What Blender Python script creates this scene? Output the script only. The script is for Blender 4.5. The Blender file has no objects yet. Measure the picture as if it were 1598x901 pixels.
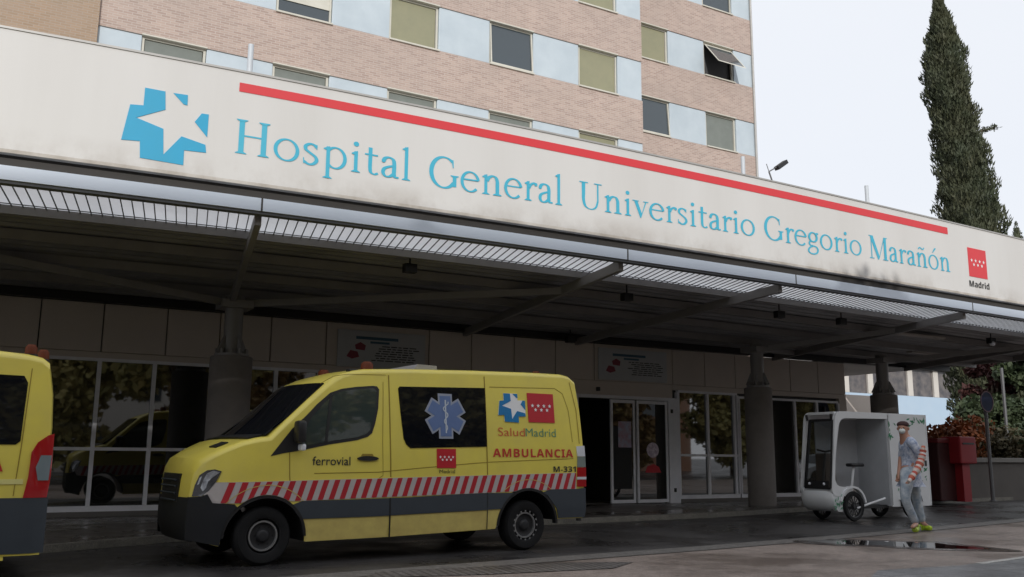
import bpy, bmesh, math, random
from mathutils import Vector, Matrix, geometry
import numpy as np
random.seed(7)
R = math.radians
scene = bpy.context.scene
COL = scene.collection
# ---------------------------------------------------------------- camera model
W_, H_ = 1598.0, 901.0
FPX = 1436.18
CAMZ = 1.25
RX = Vector((0.8649928, -0.5017297, 0.0073978))
UX = Vector((-0.0960684, -0.1511176, 0.9838365))
FX = Vector((0.4925021, 0.8517222, 0.1789160))
C0 = Vector((0, 0, CAMZ))
def ray(u, v):
    return RX*((u-W_/2)/FPX) + UX*((H_/2-v)/FPX) + FX
def at(u, v, Y):
    d = ray(u, v); return C0 + d*(Y/d.y)
def atx(u, v, X):
    d = ray(u, v); return C0 + d*(X/d.x)
def gnd(u, v, z=0.0):
    d = ray(u, v); return C0 + d*((z-CAMZ)/d.z)
def fy(X):                       # gentle plan curve of the canopy front
    X = max(-9, min(X, 27.6)); t = X/20
    return 12.2-1.4598*t+2.1246*t*t-0.637*t**3
def fas(u, v):                   # (X, z) on the canopy front
    d = ray(u, v); t = 12.2/d.y
    for _ in range(30):
        t = fy(t*d.x)/d.y
    return (t*d.x, CAMZ+t*d.z)
# ---------------------------------------------------------------- helpers
def tag(o, label=None, cat=None, group=None, kind=None):
    if label: o['label'] = label
    if cat: o['category'] = cat
    if group: o['group'] = group
    if kind: o['kind'] = kind
    return o
def empty(name, loc=(0, 0, 0), rz=0.0, **k):
    o = bpy.data.objects.new(name, None); COL.objects.link(o)
    o.location = loc; o.rotation_euler = (0, 0, rz); o.empty_display_size = 0.2
    tag(o, **k); return o
def mkobj(name, verts, faces, mats, parent=None, mi=None, smooth=None, world=True):
    me = bpy.data.meshes.new(name)
    me.from_pydata([tuple(v) for v in verts], [], faces)
    if not isinstance(mats, (list, tuple)): mats = [mats]
    for m in mats: me.materials.append(m)
    if mi is not None: me.polygons.foreach_set('material_index', mi)
    me.validate(); me.update()
    if smooth is not None:
        me.polygons.foreach_set('use_smooth', [True]*len(me.polygons))
        me.set_sharp_from_angle(angle=R(smooth))
    o = bpy.data.objects.new(name, me); COL.objects.link(o)
    if parent is not None: o.parent = parent
    return o
class MB:
    """collects shapes; coordinates are in the parent's local frame"""
    def __init__(s): s.v = []; s.f = []; s.m = []; s.cm = 0
    def add(s, vs, fs):
        n = len(s.v); s.v += [Vector(v) for v in vs]
        for f in fs: s.f.append([i+n for i in f]); s.m.append(s.cm)
        return s
    def box(s, x0, x1, y0, y1, z0, z1, b=0.0):
        if x1 < x0: x0, x1 = x1, x0
        if y1 < y0: y0, y1 = y1, y0
        if z1 < z0: z0, z1 = z1, z0
        if b <= 0:
            vs = [(x, y, z) for z in (z0, z1) for y in (y0, y1) for x in (x0, x1)]
            return s.add(vs, [(0, 2, 3, 1), (4, 5, 7, 6), (0, 1, 5, 4), (2, 6, 7, 3), (0, 4, 6, 2), (1, 3, 7, 5)])
        bm = bmesh.new(); bmesh.ops.create_cube(bm, size=1)
        for v in bm.verts:
            v.co = Vector(((x0+x1)/2+v.co.x*(x1-x0), (y0+y1)/2+v.co.y*(y1-y0), (z0+z1)/2+v.co.z*(z1-z0)))
        bmesh.ops.bevel(bm, geom=bm.edges[:], offset=b, segments=2, affect='EDGES', profile=0.5)
        bm.verts.ensure_lookup_table()
        s.add([v.co.copy() for v in bm.verts], [[v.index for v in f.verts] for f in bm.faces]); bm.free(); return s
    def tube(s, pts, r, n=8, cap=True):
        pts = [Vector(p) for p in pts]; k = len(pts)
        rs = r if isinstance(r, (list, tuple)) else [r]*k
        base = len(s.v); up = None
        for i, p in enumerate(pts):
            if i == 0: t = pts[1]-p
            elif i == k-1: t = p-pts[i-1]
            else: t = (pts[i+1]-p).normalized()+(p-pts[i-1]).normalized()
            t.normalize()
            if up is None:
                a = Vector((0, 0, 1)) if abs(t.z) < .9 else Vector((1, 0, 0))
                up = t.cross(a).normalized()
            else: up = (up-t*up.dot(t)).normalized()
            w = t.cross(up)
            for j in range(n):
                an = 2*math.pi*j/n
                s.v.append(p+(up*math.cos(an)+w*math.sin(an))*rs[i])
        for i in range(k-1):
            for j in range(n):
                a = base+i*n+j; b = base+i*n+(j+1) % n
                s.f.append([a, b, b+n, a+n]); s.m.append(s.cm)
        if cap:
            s.f.append([base+j for j in range(n)][::-1]); s.m.append(s.cm)
            s.f.append([base+(k-1)*n+j for j in range(n)]); s.m.append(s.cm)
        return s
    def bar(s, a, b, w, h, up=(0, 0, 1)):
        a = Vector(a); b = Vector(b); t = (b-a).normalized(); up = Vector(up)
        sd = t.cross(up).normalized(); u2 = sd.cross(t)
        vs = [p+sd*(i*w/2)+u2*(j*h/2) for p in (a, b) for i, j in ((-1, -1), (1, -1), (1, 1), (-1, 1))]
        return s.add(vs, [(0, 3, 2, 1), (4, 5, 6, 7), (0, 1, 5, 4), (1, 2, 6, 5), (2, 3, 7, 6), (3, 0, 4, 7)])
    def lathe(s, prof, c=(0, 0, 0), ax='z', n=32, close=False):
        base = len(s.v); k = len(prof); c = Vector(c)
        for (r, h) in prof:
            for j in range(n):
                a = 2*math.pi*j/n; x, y = r*math.cos(a), r*math.sin(a)
                if ax == 'z': s.v.append(c+Vector((x, y, h)))
                elif ax == 'y': s.v.append(c+Vector((x, h, y)))
                else: s.v.append(c+Vector((h, x, y)))
        for i in range(k-1 if not close else k):
            i2 = (i+1) % k
            for j in range(n):
                s.f.append([base+i*n+j, base+i*n+(j+1) % n, base+i2*n+(j+1) % n, base+i2*n+j]); s.m.append(s.cm)
        return s
    def ball(s, c, r, n=10, sq=(1, 1, 1)):
        k = n; prof = [(math.sin(math.pi*i/k)*r, -math.cos(math.pi*i/k)*r) for i in range(k+1)]
        base = len(s.v); s.lathe(prof, (0, 0, 0), 'z', n*2)
        for i in range(base, len(s.v)):
            v = s.v[i]; s.v[i] = Vector((v.x*sq[0]+c[0], v.y*sq[1]+c[1], v.z*sq[2]+c[2]))
        return s
    def prism(s, poly, f0, f1):
        """poly: 2-D list; f0/f1 map (a,b)->3-D for front / back"""
        n = len(poly)
        tri = geometry.tessellate_polygon([[Vector((p[0], p[1], 0)) for p in poly]])
        s.add([f0(*p) for p in poly]+[f1(*p) for p in poly],
              [list(t) for t in tri]+[[i+n for i in t][::-1] for t in tri]+[[i, (i+1) % n, n+(i+1) % n, n+i] for i in range(n)])
        return s
    def build(s, name, mats, parent=None, smooth=None):
        return mkobj(name, s.v, s.f, mats, parent, s.m, smooth)
# ---------------------------------------------------------------- materials
MATS = {}
def mat(name, col, rough=0.6, metal=0.0, col2=None, ns=3.0, amt=0.5, bump=0.0, bs=40.0, ior=None, coat=0.0, rough2=None, streak=False, spec=None, trans=0.0, emit=None):
    m = bpy.data.materials.new(name); m.use_nodes = True
    nt = m.node_tree; b = nt.nodes['Principled BSDF']; N = nt.nodes.new; L = nt.links.new
    b.inputs['Roughness'].default_value = rough; b.inputs['Metallic'].default_value = metal
    if ior: b.inputs['IOR'].default_value = ior
    if spec is not None: b.inputs['Specular IOR Level'].default_value = spec
    if coat: b.inputs['Coat Weight'].default_value = coat; b.inputs['Coat Roughness'].default_value = 0.06
    if trans: b.inputs['Transmission Weight'].default_value = trans
    b.inputs['Base Color'].default_value = (*col, 1)
    tc = N('ShaderNodeTexCoord'); vec = tc.outputs['Object']
    if streak:
        mp = N('ShaderNodeMapping'); mp.inputs['Scale'].default_value = (1, 1, 0.12); L(vec, mp.inputs['Vector']); vec = mp.outputs['Vector']
    if col2 is None: col2 = tuple(c*0.75 for c in col)
    n = N('ShaderNodeTexNoise'); n.inputs['Scale'].default_value = ns; n.inputs['Detail'].default_value = 7; n.inputs['Roughness'].default_value = 0.6
    L(vec, n.inputs['Vector'])
    r = N('ShaderNodeMapRange'); r.inputs['From Min'].default_value = 0.35; r.inputs['From Max'].default_value = 0.7
    r.inputs['To Max'].default_value = amt; L(n.outputs['Fac'], r.inputs['Value'])
    mx = N('ShaderNodeMix'); mx.data_type = 'RGBA'; mx.inputs['A'].default_value = (*col, 1); mx.inputs['B'].default_value = (*col2, 1)
    L(r.outputs['Result'], mx.inputs['Factor']); L(mx.outputs['Result'], b.inputs['Base Color'])
    if rough2 is not None:
        r2 = N('ShaderNodeMapRange'); r2.inputs['From Min'].default_value = 0.35; r2.inputs['From Max'].default_value = 0.65
        r2.inputs['To Min'].default_value = rough; r2.inputs['To Max'].default_value = rough2
        n2 = N('ShaderNodeTexNoise'); n2.inputs['Scale'].default_value = ns*0.6; n2.inputs['Detail'].default_value = 5
        L(tc.outputs['Object'], n2.inputs['Vector']); L(n2.outputs['Fac'], r2.inputs['Value']); L(r2.outputs['Result'], b.inputs['Roughness'])
    if bump:
        n3 = N('ShaderNodeTexNoise'); n3.inputs['Scale'].default_value = bs; n3.inputs['Detail'].default_value = 4
        L(tc.outputs['Object'], n3.inputs['Vector'])
        bp = N('ShaderNodeBump'); bp.inputs['Strength'].default_value = bump; bp.inputs['Distance'].default_value = 0.01
        L(n3.outputs['Fac'], bp.inputs['Height']); L(bp.outputs['Normal'], b.inputs['Normal'])
    if emit:
        b.inputs['Emission Color'].default_value = (*emit[0], 1); b.inputs['Emission Strength'].default_value = emit[1]
    MATS[name] = m; return m
def brick_mat(name, c1, c2, mortar, bw=0.26, bh=0.075, stain=None):
    m = bpy.data.materials.new(name); m.use_nodes = True
    nt = m.node_tree; b = nt.nodes['Principled BSDF']; N = nt.nodes.new; L = nt.links.new
    tc = N('ShaderNodeTexCoord'); sp = N('ShaderNodeSeparateXYZ'); L(tc.outputs['Object'], sp.inputs[0])
    ad = N('ShaderNodeMath'); ad.operation = 'ADD'; L(sp.outputs['X'], ad.inputs[0]); L(sp.outputs['Y'], ad.inputs[1])
    cb = N('ShaderNodeCombineXYZ'); L(ad.outputs[0], cb.inputs['X']); L(sp.outputs['Z'], cb.inputs['Y'])
    bt = N('ShaderNodeTexBrick'); L(cb.outputs[0], bt.inputs['Vector'])
    bt.inputs['Scale'].default_value = 1; bt.inputs['Brick Width'].default_value = bw; bt.inputs['Row Height'].default_value = bh
    bt.inputs['Mortar Size'].default_value = 0.009; bt.inputs['Color1'].default_value = (*c1, 1); bt.inputs['Color2'].default_value = (*c2, 1)
    bt.inputs['Mortar'].default_value = (*mortar, 1); bt.inputs['Bias'].default_value = -0.1
    n = N('ShaderNodeTexNoise'); n.inputs['Scale'].default_value = 0.6; n.inputs['Detail'].default_value = 9; n.inputs['Roughness'].default_value = .7; L(tc.outputs['Object'], n.inputs['Vector'])
    r = N('ShaderNodeMapRange'); r.inputs['From Min'].default_value = 0.35; r.inputs['From Max'].default_value = 0.75; r.inputs['To Min'].default_value = 0.0; r.inputs['To Max'].default_value = 0.62
    L(n.outputs['Fac'], r.inputs['Value'])
    mx = N('ShaderNodeMix'); mx.data_type = 'RGBA'; mx.blend_type = 'MIX'; L(r.outputs['Result'], mx.inputs['Factor']); L(bt.outputs['Color'], mx.inputs['A'])
    mx.inputs['B'].default_value = (*(stain or mortar), 1); L(mx.outputs['Result'], b.inputs['Base Color'])
    b.inputs['Roughness'].default_value = 0.85
    bp = N('ShaderNodeBump'); bp.inputs['Strength'].default_value = 0.5; bp.inputs['Distance'].default_value = 0.01; bp.invert = True
    L(bt.outputs['Fac'], bp.inputs['Height']); L(bp.outputs['Normal'], b.inputs['Normal'])
    MATS[name] = m; return m
def translucent(name, col):
    m = bpy.data.materials.new(name); m.use_nodes = True
    nt = m.node_tree; nt.nodes.clear(); N = nt.nodes.new
    o = N('ShaderNodeOutputMaterial'); t = N('ShaderNodeBsdfTranslucent'); d = N('ShaderNodeBsdfDiffuse'); mx = N('ShaderNodeMixShader'); mx.inputs[0].default_value = 0.08
    n = N('ShaderNodeTexNoise'); n.inputs['Scale'].default_value = 1.5; n.inputs['Detail'].default_value = 6
    r = N('ShaderNodeMix'); r.data_type = 'RGBA'; r.inputs['A'].default_value = (*col, 1); r.inputs['B'].default_value = (*[c*.7 for c in col], 1)
    tc = N('ShaderNodeTexCoord'); nt.links.new(tc.outputs['Object'], n.inputs['Vector']); nt.links.new(n.outputs['Fac'], r.inputs['Factor'])
    nt.links.new(r.outputs['Result'], t.inputs[0]); nt.links.new(r.outputs['Result'], d.inputs[0])
    nt.links.new(t.outputs[0], mx.inputs[1]); nt.links.new(d.outputs[0], mx.inputs[2]); nt.links.new(mx.outputs[0], o.inputs[0])
    return m
M_fascia = mat('fascia_paint', (.67, .66, .64), .55, col2=(.60, .585, .56), ns=.9, amt=.7, streak=True)
def fascia_dirt(m):
    nt = m.node_tree; N = nt.nodes.new; L = nt.links.new; b = nt.nodes['Principled BSDF']; src = b.inputs['Base Color'].links[0].from_socket
    tc = N('ShaderNodeTexCoord'); sp = N('ShaderNodeSeparateXYZ'); L(tc.outputs['Object'], sp.inputs[0])
    r = N('ShaderNodeMapRange'); r.inputs['From Min'].default_value = 5.15; r.inputs['From Max'].default_value = 4.78; L(sp.outputs['Z'], r.inputs['Value'])
    n = N('ShaderNodeTexNoise'); n.inputs['Scale'].default_value = 1.1; n.inputs['Detail'].default_value = 8; n.inputs['Roughness'].default_value = .65; L(tc.outputs['Object'], n.inputs['Vector'])
    r2 = N('ShaderNodeMapRange'); r2.inputs['From Min'].default_value = .45; r2.inputs['From Max'].default_value = .85; L(n.outputs['Fac'], r2.inputs['Value'])
    mu = N('ShaderNodeMath'); mu.operation = 'MULTIPLY'; L(r.outputs['Result'], mu.inputs[0]); L(r2.outputs['Result'], mu.inputs[1])
    mx = N('ShaderNodeMix'); mx.data_type = 'RGBA'; mx.inputs['B'].default_value = (.30, .25, .20, 1); L(mu.outputs[0], mx.inputs['Factor']); L(src, mx.inputs['A']); L(mx.outputs['Result'], b.inputs['Base Color'])
fascia_dirt(M_fascia)
M_cap = mat('cap_metal', (.45, .44, .42), .5, metal=.3)
M_recess = mat('recess_dark', (.05, .045, .04), .7)
M_channel = mat('channel_metal', (.66, .73, .83), .4, metal=.1, col2=(.56, .63, .73), ns=.7)
M_steel = mat('canopy_steel', (.25, .24, .235), .5, metal=.1, col2=(.18, .17, .17))
M_deck = mat('soffit_deck', (.26, .255, .26), .45, metal=.1, col2=(.15, .15, .155), ns=.8, amt=.9)
M_rib = mat('grating_rib', (.10, .105, .115), .6)
M_lattice = translucent('translucent_sheet', (.95, .97, 1.0))
M_conc = mat('column_concrete', (.20, .18, .165), .8, col2=(.14, .125, .115), ns=5, bump=.3, bs=60)
M_clad = mat('cladding_beige', (.58, .51, .45), .6, col2=(.49, .43, .38), ns=1.2)
M_frame = mat('window_frame_alu', (.80, .80, .84), .45)
M_glass = mat('window_glass', (.014, .015, .014), .02, ior=2.5, amt=0)
M_pitch = mat('interior_dark', (.07, .07, .072), .8)
M_plinth = mat('plinth_stone', (.14, .13, .12), .7)
M_brick = brick_mat('pink_brick', (.51, .385, .325), (.36, .255, .215), (.56, .49, .44), stain=(.40, .33, .29))
M_brick2 = brick_mat('ochre_brick', (.40, .28, .19), (.33, .23, .15), (.40, .33, .27), stain=(.36, .29, .23))
M_orange = brick_mat('orange_brick', (.50, .21, .10), (.42, .17, .08), (.45, .35, .28))
M_span = mat('spandrel_panel', (.53, .60, .645), .4, col2=(.43, .50, .55), ns=.9, amt=.8)
M_wframe = mat('cream_frame', (.62, .60, .52), .5)
M_blind = mat('rolled_blind', (.29, .28, .18), .7, col2=(.24, .24, .16))
M_blind2 = mat('grey_blind', (.20, .22, .20), .7)
M_tglass = mat('tower_glass', (.05, .065, .075), .05, ior=1.7, amt=0)
M_red = mat('sign_red', (.68, .045, .055), .5, col2=(.60, .05, .06))
M_cyan = mat('sign_cyan', (.05, .43, .60), .5, col2=(.09, .45, .60))
M_white = mat('sign_white', (.82, .82, .82), .5, amt=.1)
M_black = mat('sign_black', (.02, .02, .02), .6)
M_yel = mat('ambulance_yellow', (.77, .645, .10), .30, col2=(.64, .53, .12), ns=2.2, coat=.4, amt=.6, rough2=.5)
M_yel2 = mat('ambulance_yellow_dirty', (.66, .54, .16), .45, col2=(.50, .38, .12), ns=5, amt=.8, coat=.2)
M_clay = mat('van_cladding', (.040, .050, .062), .5, col2=(.03, .037, .047), ns=4)
M_bump = mat('bumper_grey', (.014, .015, .018), .7, col2=(.02, .021, .024), ns=4, spec=.3)
M_blk = mat('black_plastic', (.012, .012, .013), .45)
M_vglass = mat('van_glass', (.006, .007, .010), .03, ior=1.6, amt=0)
M_cglass = mat('cab_glass', (.035, .05, .048), .03, ior=1.9, amt=0)
M_tyre = mat('tyre_rubber', (.011, .011, .012), .85, col2=(.02, .019, .018), ns=12, spec=.25)
M_rimd = mat('steel_wheel_dark', (.020, .020, .022), .55, metal=.1)
M_rimr = mat('wheel_ring', (.30, .30, .30), .4, metal=.5)
M_lampc = mat('lamp_clear', (.55, .58, .62), .12, metal=.5, coat=1, ns=10, col2=(.12, .12, .14), amt=1)
M_lampb = mat('lamp_dark', (.03, .03, .035), .08, coat=1)
M_lampr = mat('lamp_red', (.40, .01, .015), .15, coat=1)
M_lampw = mat('lamp_white', (.70, .72, .76), .2, coat=1)
M_amber = mat('beacon_amber', (.13, .03, .01), .55, spec=.2)
M_bandw = mat('band_white', (.50, .46, .45), .4, col2=(.42, .38, .37), ns=6)
M_bandr = mat('band_red', (.45, .02, .03), .4, col2=(.36, .02, .03), ns=6)
M_seam = mat('panel_seam', (.30, .21, .02), .7)
M_starb = mat('star_blue', (.10, .16, .33), .5, col2=(.12, .19, .38), ns=8)
M_starg = mat('star_edge_grey', (.30, .33, .40), .5)
M_starw = mat('staff_silver', (.55, .60, .66), .5)
M_logob = mat('logo_blue', (.005, .19, .45), .4)
M_flag = mat('flag_red', (.50, .015, .025), .4, amt=.2)
M_ored = mat('lettering_red', (.50, .03, .02), .5, amt=.1)
M_salr = mat('lettering_orange', (.60, .10, .04), .5, amt=.1)
M_salg = mat('lettering_green', (.06, .25, .16), .5, amt=.1)
M_bikew = mat('bike_white', (.68, .69, .70), .35, col2=(.60, .61, .62), ns=1.5, coat=.3)
M_bikei = mat('bike_grey_lining', (.42, .43, .45), .6)
M_bikeg = mat('bike_screen', (.05, .06, .07), .04, ior=1.8, amt=0)
M_leafp = mat('green_print', (.03, .22, .10), .5)
M_skin = mat('skin', (.42, .22, .15), .5, amt=.2)
M_skind = mat('skin_shaded', (.30, .15, .10), .5, amt=.2)
M_shirt = mat('shirt_print', (.62, .65, .72), .8, col2=(.14, .20, .34), ns=18, amt=1)
M_jeans = mat('washed_jeans', (.25, .31, .38), .85, col2=(.55, .58, .60), ns=10, amt=1)
M_neon = mat('neon_yellow', (.55, .75, .03), .5, col2=(.10, .16, .02), ns=22, amt=1)
M_mask = mat('mask_cloth', (.70, .74, .72), .8)
M_hair = mat('hair_cap', (.05, .02, .02), .8)
M_stripr = mat('stripe_cloth_red', (.50, .08, .06), .8, col2=(.58, .20, .12), ns=14, amt=1)
M_stripw = mat('stripe_cloth_white', (.70, .66, .64), .8, col2=(.62, .48, .40), ns=14, amt=1)
M_postred = mat('postbox_red', (.30, .010, .016), .55, col2=(.24, .01, .016))
M_pole = mat('grey_pole', (.16, .16, .165), .5, metal=.4)
M_polew = mat('pale_pole', (.62, .66, .70), .5)

M_signb = mat('sign_blue', (.012, .022, .07), .6, spec=.2)
M_wallg = mat('low_wall_concrete', (.12, .108, .098), .8, col2=(.08, .072, .066), ns=2, bump=.3)
M_coping = mat('wall_coping', (.22, .21, .195), .8)
M_pale = mat('pale_render', (.62, .58, .53), .7, col2=(.52, .49, .44), ns=.4)
M_blueband = mat('pale_blue_band', (.42, .54, .66), .5, col2=(.48, .58, .68), ns=.6)
M_bark = mat('bark', (.10, .075, .055), .9, bump=.6, bs=20)
def leafmat(name, a, b):
    return mat(name, a, .7, col2=b, ns=.7, amt=1.0)
M_cyp = leafmat('cypress_foliage', (.042, .055, .026), (.066, .068, .032))
M_leafg = leafmat('leaf_green', (.030, .050, .020), (.055, .072, .026))
M_leafa = leafmat('leaf_autumn', (.44, .37, .14), (.30, .29, .11))
M_leafr = leafmat('leaf_rust', (.32, .19, .08), (.28, .22, .08))
M_leafo = leafmat('leaf_orange', (.34, .085, .015), (.10, .06, .02))
M_leafg2 = leafmat('leaf_olive_brown', (.055, .050, .022), (.085, .055, .022))
M_leafd = leafmat('leaf_darkred', (.07, .015, .015), (.05, .02, .015))
# ground materials
def ground_mat(name, c1, c2, r0, r1, tile=None, bump=.25):
    m = bpy.data.materials.new(name); m.use_nodes = True
    nt = m.node_tree; b = nt.nodes['Principled BSDF']; N = nt.nodes.new; L = nt.links.new
    tc = N('ShaderNodeTexCoord'); v = tc.outputs['Object']
    n1 = N('ShaderNodeTexNoise'); n1.inputs['Scale'].default_value = .55; n1.inputs['Detail'].default_value = 8; n1.inputs['Roughness'].default_value = .62; L(v, n1.inputs['Vector'])
    n2 = N('ShaderNodeTexNoise'); n2.inputs['Scale'].default_value = 55; n2.inputs['Detail'].default_value = 4; L(v, n2.inputs['Vector'])
    r = N('ShaderNodeMapRange'); r.inputs['From Min'].default_value = .38; r.inputs['From Max'].default_value = .64; L(n1.outputs['Fac'], r.inputs['Value'])
    mx = N('ShaderNodeMix'); mx.data_type = 'RGBA'; mx.inputs['A'].default_value = (*c1, 1); mx.inputs['B'].default_value = (*c2, 1); L(r.outputs['Result'], mx.inputs['Factor'])
    mg = N('ShaderNodeMix'); mg.data_type = 'RGBA'; mg.blend_type = 'MULTIPLY'; mg.inputs['Factor'].default_value = .8
    cr = N('ShaderNodeMapRange'); cr.inputs['From Min'].default_value = .3; cr.inputs['From Max'].default_value = .7; cr.inputs['To Min'].default_value = .45; cr.inputs['To Max'].default_value = 1.35
    L(n2.outputs['Fac'], cr.inputs['Value']); n4 = N('ShaderNodeTexNoise'); n4.inputs['Scale'].default_value = 7; n4.inputs['Detail'].default_value = 9; n4.inputs['Roughness'].default_value = .75; L(v, n4.inputs['Vector']); c4 = N('ShaderNodeMapRange'); c4.inputs['From Min'].default_value = .35; c4.inputs['From Max'].default_value = .65; c4.inputs['To Min'].default_value = .62; c4.inputs['To Max'].default_value = 1.3; L(n4.outputs['Fac'], c4.inputs['Value'])
    m4 = N('ShaderNodeMath'); m4.operation = 'MULTIPLY'; L(cr.outputs['Result'], m4.inputs[0]); L(c4.outputs['Result'], m4.inputs[1])
    cc = N('ShaderNodeCombineColor')
    for i in range(3): L(m4.outputs[0], cc.inputs[i])
    L(mx.outputs['Result'], mg.inputs['A']); L(cc.outputs[0], mg.inputs['B'])
    out = mg.outputs['Result']
    if tile:
        sp = N('ShaderNodeMapping'); sp.inputs['Rotation'].default_value = (0, 0, R(8)); L(v, sp.inputs['Vector'])
        bt = N('ShaderNodeTexBrick'); bt.offset = 0.0 if tile[3] else .5; L(sp.outputs['Vector'], bt.inputs['Vector']); bt.inputs['Scale'].default_value = 1
        bt.inputs['Brick Width'].default_value = tile[0]; bt.inputs['Row Height'].default_value = tile[1]; bt.inputs['Mortar Size'].default_value = tile[2]
        bt.inputs['Color1'].default_value = (1, 1, 1, 1); bt.inputs['Color2'].default_value = (.82, .82, .82, 1); bt.inputs['Mortar'].default_value = (.35, .35, .35, 1)
        m2 = N('ShaderNodeMix'); m2.data_type = 'RGBA'; m2.blend_type = 'MULTIPLY'; m2.inputs['Factor'].default_value = 1
        L(out, m2.inputs['A']); L(bt.outputs['Color'], m2.inputs['B']); out = m2.outputs['Result']
    L(out, b.inputs['Base Color'])
    rr = N('ShaderNodeMapRange'); rr.inputs['From Min'].default_value = .42; rr.inputs['From Max'].default_value = .6; rr.inputs['To Min'].default_value = r0; rr.inputs['To Max'].default_value = r1
    L(n1.outputs['Fac'], rr.inputs['Value']); L(rr.outputs['Result'], b.inputs['Roughness'])
    bp = N('ShaderNodeBump'); bp.inputs['Strength'].default_value = bump; bp.inputs['Distance'].default_value = .006; L(n2.outputs['Fac'], bp.inputs['Height']); L(bp.outputs['Normal'], b.inputs['Normal'])
    return m
G_asph = ground_mat('wet_asphalt', (.035, .033, .034), (.060, .055, .053), .25, .6)
G_pave = ground_mat('brown_paving', (.19, .15, .128), (.29, .235, .205), .28, .7)
G_drain = ground_mat('pale_strip', (.19, .175, .165), (.14, .13, .12), .4, .7)
G_tile = ground_mat('ribbed_tiles', (.17, .15, .14), (.22, .20, .19), .35, .65, tile=(.10, .10, .02, True))
G_side = ground_mat('dark_pavement', (.09, .078, .07), (.125, .11, .10), .15, .5, tile=(.6, .4, .008, False))
G_blue = ground_mat('grey_slabs', (.20, .205, .215), (.26, .26, .265), .3, .6, tile=(.4, .4, .01, True))
G_kerb = ground_mat('kerb_stone', (.15, .14, .12), (.21, .195, .165), .5, .8)
G_line = ground_mat('worn_line', (.50, .49, .46), (.30, .29, .27), .4, .7)
def wet():
    m = bpy.data.materials.new('puddle_water'); m.use_nodes = True; nt = m.node_tree; b = nt.nodes['Principled BSDF']
    b.inputs['Base Color'].default_value = (.030, .027, .025, 1); b.inputs['Roughness'].default_value = .015; b.inputs['IOR'].default_value = 1.33
    b.inputs['Coat Weight'].default_value = 1; b.inputs['Coat IOR'].default_value = 1.5; b.inputs['Coat Roughness'].default_value = .01
    n = nt.nodes.new('ShaderNodeTexNoise'); n.inputs['Scale'].default_value = 3; bp = nt.nodes.new('ShaderNodeBump'); bp.inputs['Strength'].default_value = .03; bp.inputs['Distance'].default_value = .01
    tc = nt.nodes.new('ShaderNodeTexCoord'); nt.links.new(tc.outputs['Object'], n.inputs['Vector'])
    nt.links.new(n.outputs['Fac'], bp.inputs['Height']); nt.links.new(bp.outputs['Normal'], b.inputs['Normal']); return m
M_puddle = wet()
# ---------------------------------------------------------------- text
def bold_serif(s):
    r = ''
    for ch in s:
        if 'A' <= ch <= 'Z': r += chr(0x1D400+ord(ch)-65)
        elif 'a' <= ch <= 'z': r += chr(0x1D41A+ord(ch)-97)
        else: r += ch
    return r
def bold_sans(s):
    r = ''
    for ch in s:
        if 'A' <= ch <= 'Z': r += chr(0x1D5D4+ord(ch)-65)
        elif 'a' <= ch <= 'z': r += chr(0x1D5EE+ord(ch)-97)
        elif '0' <= ch <= '9': r += chr(0x1D7EC+ord(ch)-48)
        else: r += ch
    return r
def text2d(s, off=0.0, spacing=1.0, shear=0.0, res=4):
    c = bpy.data.curves.new('txt', 'FONT'); c.body = s; c.size = 1; c.offset = off; c.space_character = spacing; c.shear = shear; c.resolution_u = res
    o = bpy.data.objects.new('txt', c); COL.objects.link(o)
    dg = bpy.context.evaluated_depsgraph_get(); dg.update()
    me = bpy.data.meshes.new_from_object(o.evaluated_get(dg))
    vs = [(v.co.x, v.co.y) for v in me.vertices]; fs = [list(p.vertices) for p in me.polygons]
    bpy.data.objects.remove(o); bpy.data.curves.remove(c); bpy.data.meshes.remove(me)
    return vs, fs
def fit_text(mb, s, mp, x0, x1, base, cap, capchar='H', **k):
    """lay s so that it spans x0..x1 and its cap height runs base..cap; mp maps (x,z)->3-D"""
    vs, fs = text2d(s, **k); vc, _ = text2d(capchar, **{q: w for q, w in k.items() if q != 'spacing'})
    xa = min(v[0] for v in vs); xb = max(v[0] for v in vs); ch = max(v[1] for v in vc)
    mb.add([mp(x0+(v[0]-xa)/(xb-xa)*(x1-x0), base+v[1]/ch*(cap-base)) for v in vs], fs)
# ================================================================= GROUND
def sheet(name, poly, z, m, thick=None, kind='structure', zf=None):
    mb = MB()
    if thick is None:
        tri = geometry.tessellate_polygon([[Vector((p[0], p[1], 0)) for p in poly]])
        mb.add([(p[0], p[1], z) for p in poly], [list(t) for t in tri])
    else: mb.prism(poly, lambda a, b: (a, b, z), lambda a, b: (a, b, z-thick))
    o = mb.build(name, m); 
    for p in o.data.polygons: pass
    bm = bmesh.new(); bm.from_mesh(o.data); bmesh.ops.recalc_face_normals(bm, faces=bm.faces)
    if thick is None:
        for f in bm.faces:
            if f.normal.z < 0: f.normal_flip()
    bm.to_mesh(o.data); bm.free()
    if kind: o['kind'] = kind
    return o
sheet('ground', [(-500, -500), (500, -500), (500, 700), (-500, 700)], 0, G_asph)
edge = [(-30, 7.2), (2.0, 9.62), (6.0, 10.05), (9.0, 10.35), (12.0, 10.75), (16, 11.4), (20.2, 12.2), (32, 14.6), (60, 18)]
edge2 = [(x, y-.42) for x, y in edge]
sheet('forecourt_paving', [(-30, -3), (60, -3)]+[(x, y-.42) for x, y in edge[::-1]], .004, G_pave)
sheet('drain_strip', edge+edge2[::-1], .008, G_drain)
sheet('tactile_tiles', [(3.6, 9.2), (3.9, 9.62), (6.15, 9.5), (7.0, 9.15), (6.4, 8.75), (5.0, 8.9)], .012, G_tile)
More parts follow.
